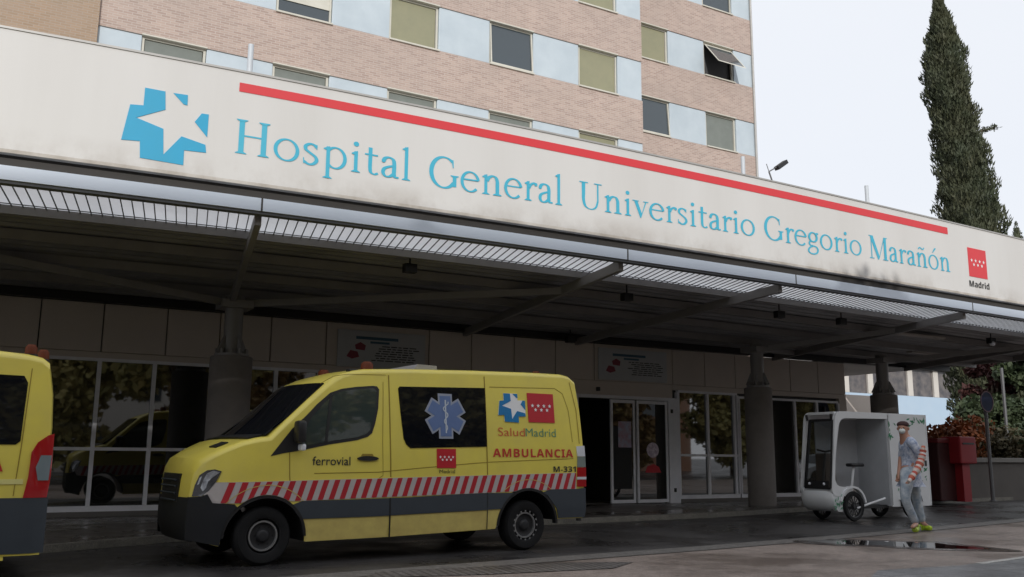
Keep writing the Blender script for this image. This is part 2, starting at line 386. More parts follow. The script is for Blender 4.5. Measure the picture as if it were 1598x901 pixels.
sheet('slab_patch', [gnd(1500, 884)[:2], gnd(1598, 870)[:2], gnd(1760, 870)[:2], gnd(1760, 960)[:2], gnd(1300, 960)[:2], gnd(1370, 892)[:2]], .012, G_blue)
a, b = gnd(1521, 881), gnd(1700, 856)
dd = Vector((b.y-a.y, a.x-b.x, 0)).normalized()*.11
sheet('painted_line', [a[:2], b[:2], (b+dd)[:2], (a+dd)[:2]], .016, G_line)
def blob(c, rx, ry, seed, rot=0, n=40):
    rnd = random.Random(seed); ph = [rnd.uniform(0, 6.28) for _ in range(5)]
    out = []
    for i in range(n):
        t = 2*math.pi*i/n; r = 1+.16*math.sin(2*t+ph[0])+.12*math.sin(3*t+ph[1])+.08*math.sin(5*t+ph[2])+.04*math.sin(9*t+ph[3])
        x, y = rx*r*math.cos(t), ry*r*math.sin(t)
        out.append((c[0]+x*math.cos(rot)-y*math.sin(rot), c[1]+x*math.sin(rot)+y*math.cos(rot)))
    return out
sheet('puddle', blob((12.0, 9.25), .95, .52, 3, R(-55), 60), .011, M_puddle)
sheet('damp_patch', blob((12.0, 9.22), 1.22, .80, 3, R(-55), 60), .0095, ground_mat('damp_paving', (.085, .068, .06), (.12, .095, .085), .10, .3)); sheet('expansion_joint', [(x, y-.425) for x, y in edge]+[(x, y-.465) for x, y in edge[::-1]], .0098, M_recess)
pc = gnd(1290, 846); sheet('puddle', blob((pc.x, pc.y), .30, .13, 9, R(-30)), .0112, M_puddle)
# entrance pavement, with its kerb
pk = [(-30, 6.5), (-6, 10.8), (1.0, 13.45), (2.6, 14.3), (5.5, 14.7), (9.6, 14.9), (13.5, 15.2), (18.0, 16.2), (23.5, 17.2), (27, 17.6), (40, 19)]
sheet('entrance_pavement', pk+[(40, 40), (-30, 40)], .10, G_side, thick=.099)
sheet('kerb', [(x, y-.14) for x, y in pk]+[(x, y-.003) for x, y in pk[::-1]], .103, G_kerb, thick=.1)
# ================================================================= ENTRANCE BUILDING
YF = 18.79
fb = empty('entrance_building', (0, YF, 0), label='low beige hospital entrance block with dark glazing under the canopy', cat='building')
def fmb(): return MB()
PX = lambda u, v=650: at(u, v, YF).x
XR = 22.35
m = MB(); m.box(-14, 12.7, .12, 8.0, .1, 4.03); m.box(14.6, XR, .12, 8.0, .1, 4.03); m.box(12.7, 14.6, 3.2, 8.0, .1, 4.03); m.box(12.7, 14.6, .12, 3.2, 2.75, 4.03)
m.build('wall', M_pitch, fb)
# cladding band of panels
m = MB(); joints = [-12.2, -11.1, -9.9, -8.8, -7.6, -6.5, -5.3, -4.2, -3.1, -2.0, -1.2, -.25, .88, 1.95, 3.1, 4.11, 5.14, 6.32, 8.72, 9.8, 10.94, 12.1, 13.25, 15.75, 16.86, 17.96, 19.01, 20.07, 21.2, XR]
for a, b in zip(joints, joints[1:]): m.box(a+.012, b-.012, 0, .118, 3.12, 4.03, .006)
m.box(-12.2, XR, .05, .118, 3.10, 3.118)
m.build('cladding_panels', M_clad, fb)
for bx in ((-12.2, 6.25, .01, .118, 3.0, 3.098), (15.75, XR, .01, .118, 2.98, 3.098), (12.66, 15.75, .03, .118, 2.76, 3.098)): MB().box(*bx).build('lintel', M_clad, fb)
m = MB(); m.box(6.25, 12.66, .02, .118, .1, 3.098); m.build('blank_wall', M_clad, fb)
m = MB(); m.box(22.05, XR, .0, .118, .1, 2.978); m.build('corner_pier', M_clad, fb)
for bx in ((-12.2, 6.25), (15.92, XR)): MB().box(bx[0], bx[1], -.03, .118, .1, .19).build('plinth', M_plinth, fb)
def glazing(x0, x1, zt, mull, transom, zb=.19):
    w = empty('window', (0, 0, 0)); w.parent = fb
    f = MB(); t = .05
    f.box(x0, x1, .0, .10, zb, zb+.10); f.box(x0, x1, .0, .10, zt-.06, zt)
    xs = [x0]+mull+[x1]
    for x in xs: f.box(x-t/2-.01, x+t/2+.01, -.012, .10, zb+.1, zt-.06)
    if transom:
        for a, b in zip(xs, xs[1:]): f.box(a+.035, b-.035, .0, .10, transom-.03, transom+.03)
    f.build('frame', M_frame, w)
    for a, b in zip(xs, xs[1:]):
        g = MB(); g.box(a+.03, b-.03, .045, .06, zb+.08, zt-.04); g.build('pane', M_glass, w)
    return w
glazing(-12.0, -5.2, 3.0, [-10.9, -9.7, -8.6, -7.5, -6.3], 1.32)
glazing(-5.0, .05, 3.0, [-3.9, -2.9, -1.9, -.9], 1.32)
glazing(.1, 6.2, 3.0, [.95, 1.95, 2.93, 4.0, 5.29], 1.32)
glazing(15.92, 18.0, 2.98, [16.93, 17.93-.05], 1.30)
glazing(18.05, 22.0, 2.90, [19.15, 20.2, 21.1], None)
# entrance doors
d = empty('sliding_door', (0, 0, 0)); d.parent = fb; d['label'] = 'sliding glass entrance doors with the left half open'
m = MB(); m.box(12.66, 12.74, -.05, .11, .1, 2.76); m.box(12.74, 15.55, -.05, .11, 2.68, 2.76); m.box(15.55, 15.9, -.04, .11, .1, 2.76); m.build('door_frame', M_frame, d)
for (x0, x1) in ((13.72, 14.47), (14.53, 15.52)):
    m = MB(); t = .06; m.box(x0, x0+t, -.03, .02, .12, 2.66); m.box(x1-t, x1, -.03, .02, .12, 2.66); m.box(x0+t, x1-t, -.03, .02, .12, .2); m.box(x0+t, x1-t, -.03, .02, 2.58, 2.66)
    m.build('door_leaf', M_frame, d)
    m = MB(); m.box(x0+t, x1-t, -.012, 0, .2, 2.58); m.build('door_glass', M_glass, d)
m = MB(); m.box(13.95, 14.35, -.020, -.013, 1.48, 2.12); m.build('notice', mat('notice_paper', (.42, .48, .62), .6, col2=(.45, .20, .25), ns=6, amt=1), d)
m = MB(); m.lathe([(0.001, -.022), (.19, -.022), (.19, -.013)], (15.03, 0, 1.42), 'y', 28); m.build('round_sticker', mat('sticker_pale', (.80, .72, .78), .6, col2=(.30, .20, .28), ns=14, amt=1), d)
m = MB(); m.prism([(14.78, .86), (15.28, .86), (15.22, 1.0), (15.05, 1.07), (14.85, 1.02)], lambda a, b: (a, -.02, b), lambda a, b: (a, -.013, b)); m.build('red_sticker', M_flag, d)
for (x, z) in ((15.66, 2.42), (15.72, .42), (13.35, 2.9)): MB().box(x-.035, x+.035, -.06, .03, z-.05, z+.05, .008).build('door_sensor', M_blk, d)
# vestibule interior
m = MB(); m.box(12.76, 14.56, .2, 3.1, .101, .11); m.build('vestibule_floor', M_plinth, fb)
m = MB(); m.box(12.9, 12.96, 2.6, 2.7, .11, 2.6); m.box(13.3, 13.36, 2.6, 2.7, .11, 2.6); m.box(12.9, 13.36, 2.6, 2.7, .11, .2); m.build('inner_door_frame', M_frame, fb)
# roof of low block
m = MB(); m.box(-14, XR, -.2, 8.1, 4.62, 4.72); m.build('roof', M_cap, fb)
# poster boards above the door
def board(u0, v0, u1, v1, lab):
    p = at(u0, v0, YF-.04); q = at(u1, v1, YF-.04); W = q.x-p.x; Hh = .80
    o = empty('information_board', (p.x, YF-.04, p.z-Hh), label=lab, cat='sign', group='boards above the entrance')
    mb = MB(); mb.box(0, W, 0, .03, 0, Hh, .004); mb.build('board', mat('board_face', (.48, .49, .50), .5, col2=(.40, .41, .43), ns=3), o)
    f = lambda a, b: (a*W, -.004, b*Hh); g = lambda a, b: (a*W, 0.0, b*Hh)
    mb = MB()
    for i in range(14):
        t = i/14*2*math.pi; pass
    mb.prism([(.10, .28), (.16, .22), (.24, .28), (.22, .42), (.14, .45)], f, g); mb.prism([(.2, .48), (.3, .46), (.31, .6), (.25, .68), (.19, .6)], f, g); mb.build('figure_print', mat('figure_print', (.25, .04, .06), .6), o)
    mb = MB(); rnd = random.Random(int(u0))
    for k in range(7):
        z = .58-k*.065; x = .42+rnd.uniform(-.08, .12)
        while x < .86:
            w = rnd.uniform(.03, .10); mb.prism([(x, z), (x+w, z), (x+w, z+.028), (x, z+.028)], f, g); x += w+.015
    mb.build('small_print', M_blk, o)
    mb = MB(); mb.prism([(.2, .76), (.68, .76), (.68, .84), (.2, .84)], f, g); mb.prism([(.36, .66), (.58, .66), (.58, .72), (.36, .72)], f, g); mb.build('heading_print', mat('heading_blue', (.05, .12, .18), .6), o)
    return o
board(528, 513, 664, 526, 'grey information board high on the wall above the ambulance windscreen')
board(934, 542, 1040, 553, 'grey information board directly above the sliding entrance doors')
# ================================================================= TOWER
YT, YWg = 27.0, 29.7
tw = empty('hospital_tower', (0, YT, 0), label='tall pink brick hospital ward tower with pale blue panels between windows', cat='building')
XE, XP, XW = 21.45, 1.98, 30.25
TOP = 28.0
rows = [11.57-3.38+3.38*k for k in range(6)]
PHt = 1.63
def band_wall(x0, x1, y, name):
    zs = [0.0]
    for r0 in rows: zs += [r0, r0+PHt]
    zs.append(TOP)
    for a, b in zip(zs[::2], zs[1::2]): MB().box(x0, x1, y, y+.25, a, b).build(name, M_brick, tw)
band_wall(XP, XE, 0, 'brick_wall'); band_wall(XE, XW, YWg-YT, 'wing_brick_wall')
m = MB(); m.box(-14, XP, -.12, .3, 0, TOP); m.build('brick_pier', M_brick2, tw)
MB().box(-14, XE-.3, .40, 11.9, 0, TOP-.05).build('core', M_pitch, tw); MB().box(XE-.3, XW-.3, YWg-YT+.4, 11.9, 0, TOP-.05).build('core', M_pitch, tw)
for bx in ((XW-.25, XW, YWg-YT+.25, 12.0), (XE-.25, XE, .25, YWg-YT-.002), (-14, XW, 12.002, 12.3)): MB().box(*bx, 0, TOP).build('side_wall', M_brick, tw)
m = MB(); m.box(-14.2, XW+.2, -.3, 12.5, TOP, TOP+.4); m.build('parapet', M_cap, tw)
m = MB(); m.tube([(XW-.08, YWg-YT-.03, 4), (XW-.08, YWg-YT-.03, TOP)], .06, 8); m.build('corner_downpipe', M_cap, tw)
rnd = random.Random(4)
def twindow(x0, x1, y, z0, kind):
    w = empty('window', (0, y, z0)); w.parent = tw
    h = PHt; t = .07
    half = kind in ('half', 'part')
    if half: fr = .72 if kind == 'half' else .28; MB().box(x0+t, x1-t, .095, .115, h-t-(h-2*t)*fr, h-t).build('blind', M_wframe if kind == 'half' else M_blind2, w); kind = 'glass'
    f = MB(); f.box(x0, x1, .10, .2, 0, t); f.box(x0, x1, .10, .2, h-t, h); f.box(x0, x0+t, .10, .2, t, h-t); f.box(x1-t, x1, .10, .2, t, h-t)
    f.box(x0-.02, x1+.02, -.06, .1, -.035, .02); f.box(x0-.02, x1+.02, -.03, .1, h-.01, h+.03); f.build('frame', M_wframe, w)
    b = MB(); b.box(x0+t, x1-t, .30, .32, t, h-t); b.build('room_dark', M_pitch, w)
    if kind in ('blind', 'greyblind'):
        g = MB(); g.box(x0+t+.02, x1-t-.02, .15, .17, t+.02, h-t-.02); g.build('blind', M_blind if kind == 'blind' else M_blind2, w)
    elif kind == 'open':
        g = MB(); a = R(38); yy, zz = -math.sin(a), math.cos(a); hh = h-2*t
        for s0, s1, q0, q1 in ((x0+t, x0+2*t, 0, 1), (x1-2*t, x1-t, 0, 1), (x0+2*t, x1-2*t, 0, .07), (x0+2*t, x1-2*t, .93, 1)):
            pts = [(s0, q0), (s1, q0), (s1, q1), (s0, q1)]
            P = lambda p, q, o=0: (p, .10-(1-q)*hh*math.sin(a)-o*zz, t+hh-(1-q)*hh*math.cos(a)-o*.5)
            g.prism(pts, lambda p, q: P(p, q), lambda p, q: P(p, q, .05))
        g.build('sash', M_wframe, w)
        g = MB(); g.prism([(x0+2*t, .07), (x1-2*t, .07), (x1-2*t, .93), (x0+2*t, .93)], lambda p, q: P(p, q, .02), lambda p, q: P(p, q, .03)); g.build('pane', M_tglass, w)
    else:
        tl = R(4) if kind == 'tilt' else 0
        g = MB(); g.prism([(x0+t, t), (x1-t, t), (x1-t, h-t), (x0+t, h-t)], lambda p, q: (p, .13-(h-q)*math.tan(tl), q), lambda p, q: (p, .14-(h-q)*math.tan(tl), q)); g.build('pane', M_tglass if kind != 'tiltb' else M_blind, w)
        g = MB()
        for pts in ([(x0+.02, .02), (x1-.02, .02), (x1-.02, t), (x0+.02, t)], [(x0+.02, t), (x0+t, t), (x0+t, h-t), (x0+.02, h-t)], [(x1-t, t), (x1-.02, t), (x1-.02, h-t), (x1-t, h-t)]):
            g.prism(pts, lambda p, q: (p, .07-(h-q)*math.tan(tl), q), lambda p, q: (p, .11-(h-q)*math.tan(tl), q))
        g.build('sash', M_wframe, w)
def tpanel(x0, x1, y, z0):
    f = MB(); f.box(x0+.015, x1-.015, y+.03, y+.16, z0+.015, z0+PHt-.015, .01); f.build('spandrel_panel', M_span, tw)
sel = {(2, 0): 'blind', (2, 1): 'half', (2, 2): 'blind', (2, 3): 'tilt', (2, 4): 'tiltb', (3, 4): 'blind', (3, 1): 'part', (3, 3): 'part', (1, 0): 'greyblind', (1, 1): 'greyblind', (1, 2): 'greyblind', (1, 3): 'greyblind', (1, 4): 'blind'}
for k, z0 in enumerate(rows):
    xs = [(3.18+3.82*i, 3.18+1.80+3.82*i) for i in range(5)]
    prev = XP
    for i, (a, b) in enumerate(xs):
        if k < 1: kd = 'glass'
        else: kd = sel.get((k, i), rnd.choice(['blind', 'glass', 'greyblind', 'blind']))
        tpanel(prev, a, 0, z0); twindow(a, b, 0, z0, kd); prev = b
    tpanel(prev, XE, 0, z0)
    y = YWg-YT
    kk = {2: ('glass', 'blind'), 3: ('blind', 'open')}.get(k, ('greyblind', 'glass'))
    twindow(XE+.02, 25.08, y, z0, kk[0] if k != 2 else 'tilt'); tpanel(25.08, 27.2, y, z0); twindow(27.2, 29.0, y, z0, kk[1] if k != 2 else 'greyblind'); tpanel(29.0, XW-.02, y, z0)
# ================================================================= CANOPY
cn = empty('entrance_canopy', (0, 12.2, 0), label='long white fronted entrance canopy on concrete columns with the hospital name', cat='canopy')
def CP(x, o, z): return Vector((x, fy(x)-o-12.2, z))          # local point on the front, o = metres proud
XS = [-9+.6*i for i in range(62)]; XS = [x for x in XS if x < 27.3]+[27.3]
def strip(o0, o1, z0, z1, name, m_, xs=XS, sm=None):
    mb = MB()
    for i, x in enumerate(xs):
        mb.v += [CP(x, o0, z0), CP(x, o0, z1), CP(x, o1, z1), CP(x, o1, z0)]
    n = len(xs)
    for i in range(n-1):
        for j in range(4):
            a = i*4+j; b = i*4+(j+1) % 4; mb.f.append([a, b, b+4, a+4]); mb.m.append(0)
    mb.f += [[0, 3, 2, 1], [4*n-4, 4*n-3, 4*n-2, 4*n-1]]; mb.m += [0, 0]
    return mb.build(name, m_, cn)
strip(0, -.14, 4.784, 6.345, 'fascia', M_fascia)
strip(.015, -.17, 6.346, 6.375, 'fascia_cap', M_cap)
strip(-.10, -.2, 4.60, 4.783, 'shadow_gap', M_recess)
strip(.03, -.14, 4.445, 4.619, 'edge_channel', M_channel)
strip(.005, -.12, 4.405, 4.444, 'channel_lip', M_rib)
m = MB()
for u, v in ((408, 320), (978, 394), (1240, 430), (1515, 468)):
    x = fas(u, v)[0]; p = CP(x, .033, 0); m.box(x-.012, x+.012, p.y, p.y+.01, 4.44, 4.625)
m.build('channel_joint', M_recess, cn)
# end wall of canopy front and side edge beam at right
YB = 23.0
m = MB(); m.box(27.3-.14, 27.3, fy(27.3)-12.2+.15, YB-12.2, 4.784, 6.3); m.build('side_fascia', M_fascia, cn)
m = MB(); m.box(27.3-.14, 27.3, fy(27.3)-12.2+.15, YB-12.2, 4.20, 4.60); m.build('side_edge_beam', M_steel, cn)
# soffit deck: corrugated, runs back from the translucent strip
def zs_(Y): return 4.43-.062*(Y-12.3)            # underside of purlins
LW = 1.42
mb = MB(); Y = 0
prof = []; y = LW; k = 0
while y < 6.6:
    prof += [(y, .17), (y+.05, .23), (y+.13, .23), (y+.18, .17)]; y += .24
prof = [(a, b) for a, b in prof if a < 6.62]
xs = XS
for x in xs:
    for a, b in prof:
        yy = fy(x)-12.2+a if a < 3 else a+(fy(x)-12.2)*(1-(a-3)/3.6)
        mb.v.append(Vector((x, yy, zs_(12.2+yy)+b)))
np_ = len(prof)
for i in range(len(xs)-1):
    for j in range(np_-1): mb.f.append([i*np_+j, i*np_+j+1, (i+1)*np_+j+1, (i+1)*np_+j]); mb.m.append(0)
mb.build('soffit_deck', M_deck, cn)
m = MB(); m.box(22.4, 27.15, 6.6, YB-12.2, 4.18, 4.22); m.build('rear_soffit', M_deck, cn)
strip(-LW-.25, -6.55, 4.68, 4.74, 'roof_deck', M_cap)
m = MB(); m.box(22.5, 27.15, 6.6, YB-12.2, 4.68, 4.74); m.build('rear_roof_deck', M_cap, cn)
# purlins
for a in (LW+.02, 2.7, 4.0, 5.3):
    mb = MB(); pts = [CP(x, -a, 0) for x in XS]
    pts = [Vector((p.x, p.y, zs_(12.2+p.y)+.09)) for p in pts]
    for p, q in zip(pts, pts[1:]): mb.bar(p, q, .07, .15)
    mb.build('purlin', M_steel, cn)
mb = MB()
for a in (LW+.14, 2.82, 4.12):
    x = -8.8
    while x < 27:
        p = CP(x, -a, 0); z = zs_(12.2+p.y)+.10; mb.box(x-.045, x+.045, p.y-.03, p.y+.03, z-.05, z+.06); x += .42
mb.build('deck_clips', M_blk, cn)
# back wall beam
m = MB(); m.box(-12.2, 27.1, 6.40, 6.58, 4.035, 4.20); m.build('wall_beam', M_blk, cn)
# translucent edge strip
mb = MB(); xs = XS; prof = [(.16+i*(LW-.16)/4, .13) for i in range(5)]
for x in xs:
    for a, b in prof:
        p = CP(x, -a, 0); mb.v.append(Vector((x, p.y, zs_(12.2+p.y)+b)))
for i in range(len(xs)-1):
    for j in range(4): mb.f.append([i*5+j, i*5+j+1, (i+1)*5+j+1, (i+1)*5+j]); mb.m.append(0)
mb.build('translucent_strip', M_lattice, cn)
mb = MB(); x = -8.9
while x < 27.0:
    p0 = CP(x, -.16, 0); p1 = CP(min(x+.24, 27.2), -LW, 0)
    mb.bar((p0.x, p0.y, zs_(12.2+p0.y)+.108), (p1.x, p1.y, zs_(12.2+p1.y)+.117), .014, .012); x += .138
for a in (.34, 1.26):
    pts = [CP(xx, -a, 0) for xx in XS]; pts = [Vector((p.x, p.y, zs_(12.2+p.y)+.105)) for p in pts]
    for p, q in zip(pts, pts[1:]): mb.bar(p, q, .008, .012)
mb.build('grating', M_rib, cn)
# transverse beams
def loc(p): return Vector((p[0], p[1]-12.2, p[2]))
def beam_from(u, v, u2, v2, cap=None):
    x, z = fas(u, v); a = Vector((x, fy(x)+.16, 4.37))
    if cap is None: b = at(u2, v2, 18.7); b.z = min(b.z, 4.08); b = Vector((b.x, 18.7, 4.02))
    else: b = Vector(cap)
    return a, b
colL = Vector((3.95, 17.0, 0)); colR = Vector((17.0, 17.0, 0)); col3 = Vector((21.75, 17.0, 0)); colN = Vector((-8.5, 17.0, 0))
BE = [beam_from(408, 335, 0, 0, (3.90, 17.0, 4.02)), beam_from(978, 405, 725, 512), beam_from(1228, 450, 899, 526), beam_from(1515, 488, 1205, 531)]
BE.append((Vector((-3.5, fy(-3.5), 4.36)), Vector((-2.7, 18.7, 4.02))))
BE.append((Vector((24.2, fy(24.2), 4.36)), Vector((25.0, 18.7, 4.02))))
for a, b in BE:
    mb = MB(); mb.bar(loc(a), loc(b), .09, .16); mb.build('beam', M_steel, cn)
# raking braces that fan out from the columns
def on(be, t): return be[0].lerp(be[1], t)
BR = [((3.95, 17, 3.95), on(BE[1], .30)), ((3.95, 17, 3.95), on(BE[4], .3)), ((17, 17, 3.95), on(BE[3], .3)), ((21.75, 17, 3.9), on(BE[5], .3)), ((17, 17, 3.95), on(BE[3], .86))]
for a, b in BR:
    mb = MB(); mb.bar(loc(a), loc(b), .08, .12); mb.build('brace', M_steel, cn)
def column(c, rad, zc=2.98, zb=.1):
    cc = empty('column', (c.x, c.y-12.2, 0)); cc.parent = cn
    m = MB(); m.lathe([(0.01, zc), (rad-.015, zc), (rad, zc-.015), (rad, zb)], n=40); m.build('concrete_shaft', M_conc, cc, smooth=40)
    m = MB(); m.lathe([(.01, zc+.05), (rad*.82, zc+.05), (rad*.82, zc+.001)], n=24)
    for k in range(10):
        a = k*math.pi/5; m.tube([(math.cos(a)*rad*.7, math.sin(a)*rad*.7, zc+.05), (math.cos(a)*rad*.7, math.sin(a)*rad*.7, zc+.14)], .035, 6)
    for k in range(4):
        a = k*math.pi/2+.4; m.bar((math.cos(a)*rad*.75, math.sin(a)*rad*.75, zc+.06), (math.cos(a)*.13, math.sin(a)*.13, zc+.35), .03, .12)
    m.build('bolted_flange', M_steel, cc)
    m = MB(); m.tube([(0, 0, zc+.05), (0, 0, 4.1)], .165, 20); m.build('steel_post', M_steel, cc, smooth=40)
    m = MB(); m.box(-.28, .28, -.28, .28, 3.86, 4.0); m.build('head_plate', M_steel, cc)
column(colL, .375); column(colR, .34); column(col3, .36); column(colN, .37)
# ---- writing on the fascia
def FP(o=.006): return lambda x, z: CP(x, o, z)
def subdiv_x(mb, step=.6):
    pass
m = MB(); a = fas(374, 129); a2 = fas(374, 143); b = fas(1478, 355.6); b2 = fas(1478, 366)
n = 40
for i in range(n+1):
    t = i/n; x = a[0]+(b[0]-a[0])*t; zt = 6.02; 
zt = (a[1]+b[1])/2; zb_ = (a2[1]+b2[1])/2
for i in range(n+1):
    t = i/n; x = a[0]+(b[0]-a[0])*t; m.v += [CP(x, .006, a[1]+(b[1]-a[1])*t), CP(x, .006, a2[1]+(b2[1]-a2[1])*t)]
for i in range(n): m.f.append([2*i, 2*i+1, 2*i+3, 2*i+2]); m.m.append(0)
m.build('red_stripe', M_red, cn)
words = [('Hospital', (366, 238.5), (640, 283), (373, 186)), ('General', (669, 290.5), (877, 321), (671, 241.5)), ('Universitario', (904, 324.5), (1178, 369.5), (904, 282.5)),
         ('Gregorio', (1193, 373), (1345, 400), (1195, 336)), ('Mara\u00f1\u00f3n', (1357, 402.5), (1483, 425), (1359, 367.5))]
TK, TH = .098, .042
def sm_path(pts, n=7):
    """Catmull-Rom through the points"""
    P_ = [Vector(p) for p in pts]; P_ = [P_[0]*2-P_[1]]+P_+[P_[-1]*2-P_[-2]]; out = []
    for i in range(1, len(P_)-2):
        a_, b_, c_, d_ = P_[i-1], P_[i], P_[i+1], P_[i+2]
        for k in range(n):
            t = k/n; out.append(.5*((2*b_)+(c_-a_)*t+(2*a_-5*b_+4*c_-d_)*t*t+(3*b_-3*c_+d_-a_)*t**3))
    out.append(P_[-2]); return out
def ribbon(path, tk=TK, th=TH, ws=None):
    """nib stroke: thick where it runs upright, thin where it runs level"""
    n = len(path); L_, R_ = [], []
    for i, p in enumerate(path):
        t = (path[min(i+1, n-1)]-path[max(i-1, 0)]).normalized(); a_ = math.atan2(t.y, t.x)+R(8)
        w = math.sqrt((tk*math.sin(a_))**2+(th*math.cos(a_))**2)
        if ws: w *= ws[0]+(ws[1]-ws[0])*i/(n-1)
        nrm = Vector((-t.y, t.x))*w/2; L_.append(p+nrm); R_.append(p-nrm)
    v = []; f = []
    for a_, b_ in zip(L_, R_): v += [a_, b_]
    for i in range(n-1): f.append([2*i, 2*i+1, 2*i+3, 2*i+2])
    return v, f
def ell(cx, cy, rx, ry, a0, a1, n=26): return [Vector((cx+rx*math.cos(R(a0+(a1-a0)*i/n)), cy+ry*math.sin(R(a0+(a1-a0)*i/n)))) for i in range(n+1)]
def poly(*p): return [Vector(q) for q in p], [list(range(len(p)))]
def stem(x, y0, y1, w=TK, bot=True, top='flag', sw=.075):
    out = [poly((x-w/2, y0), (x+w/2, y0), (x+w/2, y1), (x-w/2, y1))]
    for y, d_, on_ in ((y0, 1, bot), (y1, -1, top == 'slab')):
        if on_: out.append(poly((x-w/2-sw, y), (x+w/2+sw, y), (x+w/2+sw*.9, y+d_*.022), (x+w/2, y+d_*.06), (x-w/2, y+d_*.06), (x-w/2-sw*.9, y+d_*.022)))
    if top == 'flag': out.append(poly((x-w/2-sw*1.0, y1-.065), (x-w/2-sw*.9, y1-.09), (x-w/2+.01, y1-.11), (x+w/2, y1+.012), (x+w/2-.03, y1+.012)))
    return out
def dot(x, y, r): return (lambda q: (q, [list(range(len(q)))]))(ell(x, y, r, r, 0, 340, 17))
def glyph(ch):
    c = {}
    if ch == 'H': return stem(.20, 0, 1, .13, top='slab')+stem(.74, 0, 1, .13, top='slab')+[poly((.26, .51), (.68, .51), (.68, .555), (.26, .555))], .95
    if ch == 'G': return [ribbon(ell(.47, .5, .385, .485, 48, 322, 40), .13, .05)]+stem(.80, .08, .44, .115, bot=False, top='slab')+[poly((.70, .93), (.755, .93), (.765, .68), (.735, .68))], .95
    if ch == 'U': return [ribbon(sm_path([(.20, 1), (.20, .6), (.20, .34), (.27, .10), (.46, .012), (.64, .10), (.72, .34)]), .125, .05, (1.05, .5)), poly((.69, .30), (.745, .30), (.745, 1), (.69, 1)), poly((.05, .965), (.36, .965), (.36, 1), (.05, 1)), poly((.58, .965), (.86, .965), (.86, 1), (.58, 1))], .90
    if ch == 'M': return [poly((.13, 0), (.18, 0), (.18, 1), (.13, 1)), poly((.08, 1), (.26, 1), (.60, .10), (.53, -.02), (.50, -.02)), poly((.53, -.02), (.57, .04), (.93, 1), (.88, 1)), poly((.86, 0), (1.0, 0), (1.0, 1), (.86, 1)), poly((.03, 0), (.28, 0), (.28, .032), (.03, .032)), poly((.78, 0), (1.08, 0), (1.08, .032), (.78, .032)), poly((.02, .97), (.2, .97), (.2, 1), (.02, 1)), poly((.9, .97), (1.08, .97), (1.08, 1), (.9, 1))], 1.10
    if ch in 'o\u00f3':
        r = [ribbon(ell(.36, .325, .275, .315, 0, 360, 36), TK, .045)]
        if ch != 'o': r.append(poly((.32, .76), (.37, .76), (.58, .98), (.46, .98)))
        return r, .72
    if ch == 'e': return [ribbon(ell(.34, .325, .26, .315, 12, 318, 34), TK, .045), poly((.11, .365), (.60, .365), (.60, .41), (.11, .41))], .65
    if ch == 's': return [ribbon(sm_path([(.40, .54), (.33, .61), (.22, .625), (.12, .55), (.13, .44), (.25, .35), (.37, .26), (.41, .15), (.33, .04), (.21, .012), (.08, .09)]), .10, .055), poly((.39, .48), (.415, .48), (.42, .62), (.385, .62)), poly((.07, .02), (.10, .02), (.085, .19), (.06, .19))], .50
    if ch == 'p': return stem(.20, -.32, .64)+[ribbon(ell(.40, .325, .25, .315, 148, -145, 30), TK, .045)], .75
    if ch in 'i': return stem(.19, 0, .64)+[dot(.19, .87, .075)], .37
    if ch == 'l': return stem(.19, 0, 1.05), .37
    if ch == 't': return [ribbon(sm_path([(.21, .84), (.21, .5), (.21, .2), (.24, .07), (.33, .025), (.43, .07)]), .12, .05, (.9, .8)), poly((.06, .595), (.42, .595), (.42, .64), (.06, .64))], .45
    if ch == 'a': return [ribbon(sm_path([(.12, .49), (.17, .59), (.28, .63), (.39, .58), (.425, .46), (.425, .25), (.425, .13), (.46, .04), (.56, .04)]), .115, .05), ribbon(sm_path([(.42, .385), (.28, .34), (.15, .26), (.12, .13), (.19, .03), (.31, .04), (.42, .14)]), .105, .045), dot(.125, .50, .055)], .58
    if ch in 'n\u00f1':
        r = stem(.19, 0, .64)+[ribbon(sm_path([(.22, .44), (.29, .56), (.40, .62), (.50, .59), (.555, .47), (.56, .30), (.56, .04)]), .12, .05), poly((.42, 0), (.70, 0), (.695, .03), (.62, .06), (.50, .06), (.425, .03))]
        if ch != 'n': r.append(ribbon(sm_path([(.20, .80), (.28, .88), (.38, .85), (.47, .81), (.56, .90)]), .06, .055))
        return r, .75
    if ch == 'r': return stem(.19, 0, .64)+[ribbon(sm_path([(.22, .42), (.28, .54), (.38, .60), (.45, .58)]), .09, .06), dot(.45, .565, .055)], .48
    if ch == 'v': return [poly((.06, .64), (.19, .64), (.37, .14), (.335, -.01), (.30, -.01)), poly((.31, -.01), (.345, .04), (.555, .64), (.505, .64)), poly((.0, .61), (.25, .61), (.25, .64), (.0, .64)), poly((.42, .61), (.62, .61), (.62, .64), (.42, .64))], .62
    if ch == 'g': return [ribbon(ell(.30, .435, .19, .195, 0, 360, 28), .105, .045), ribbon(sm_path([(.43, .57), (.50, .62), (.58, .60)]), .07, .06), ribbon(sm_path([(.20, .26), (.11, .19), (.15, .09), (.30, .065), (.46, .03), (.53, -.08), (.47, -.22), (.29, -.28), (.11, -.24), (.06, -.13), (.15, -.01), (.28, .05)]), .085, .055)], .62
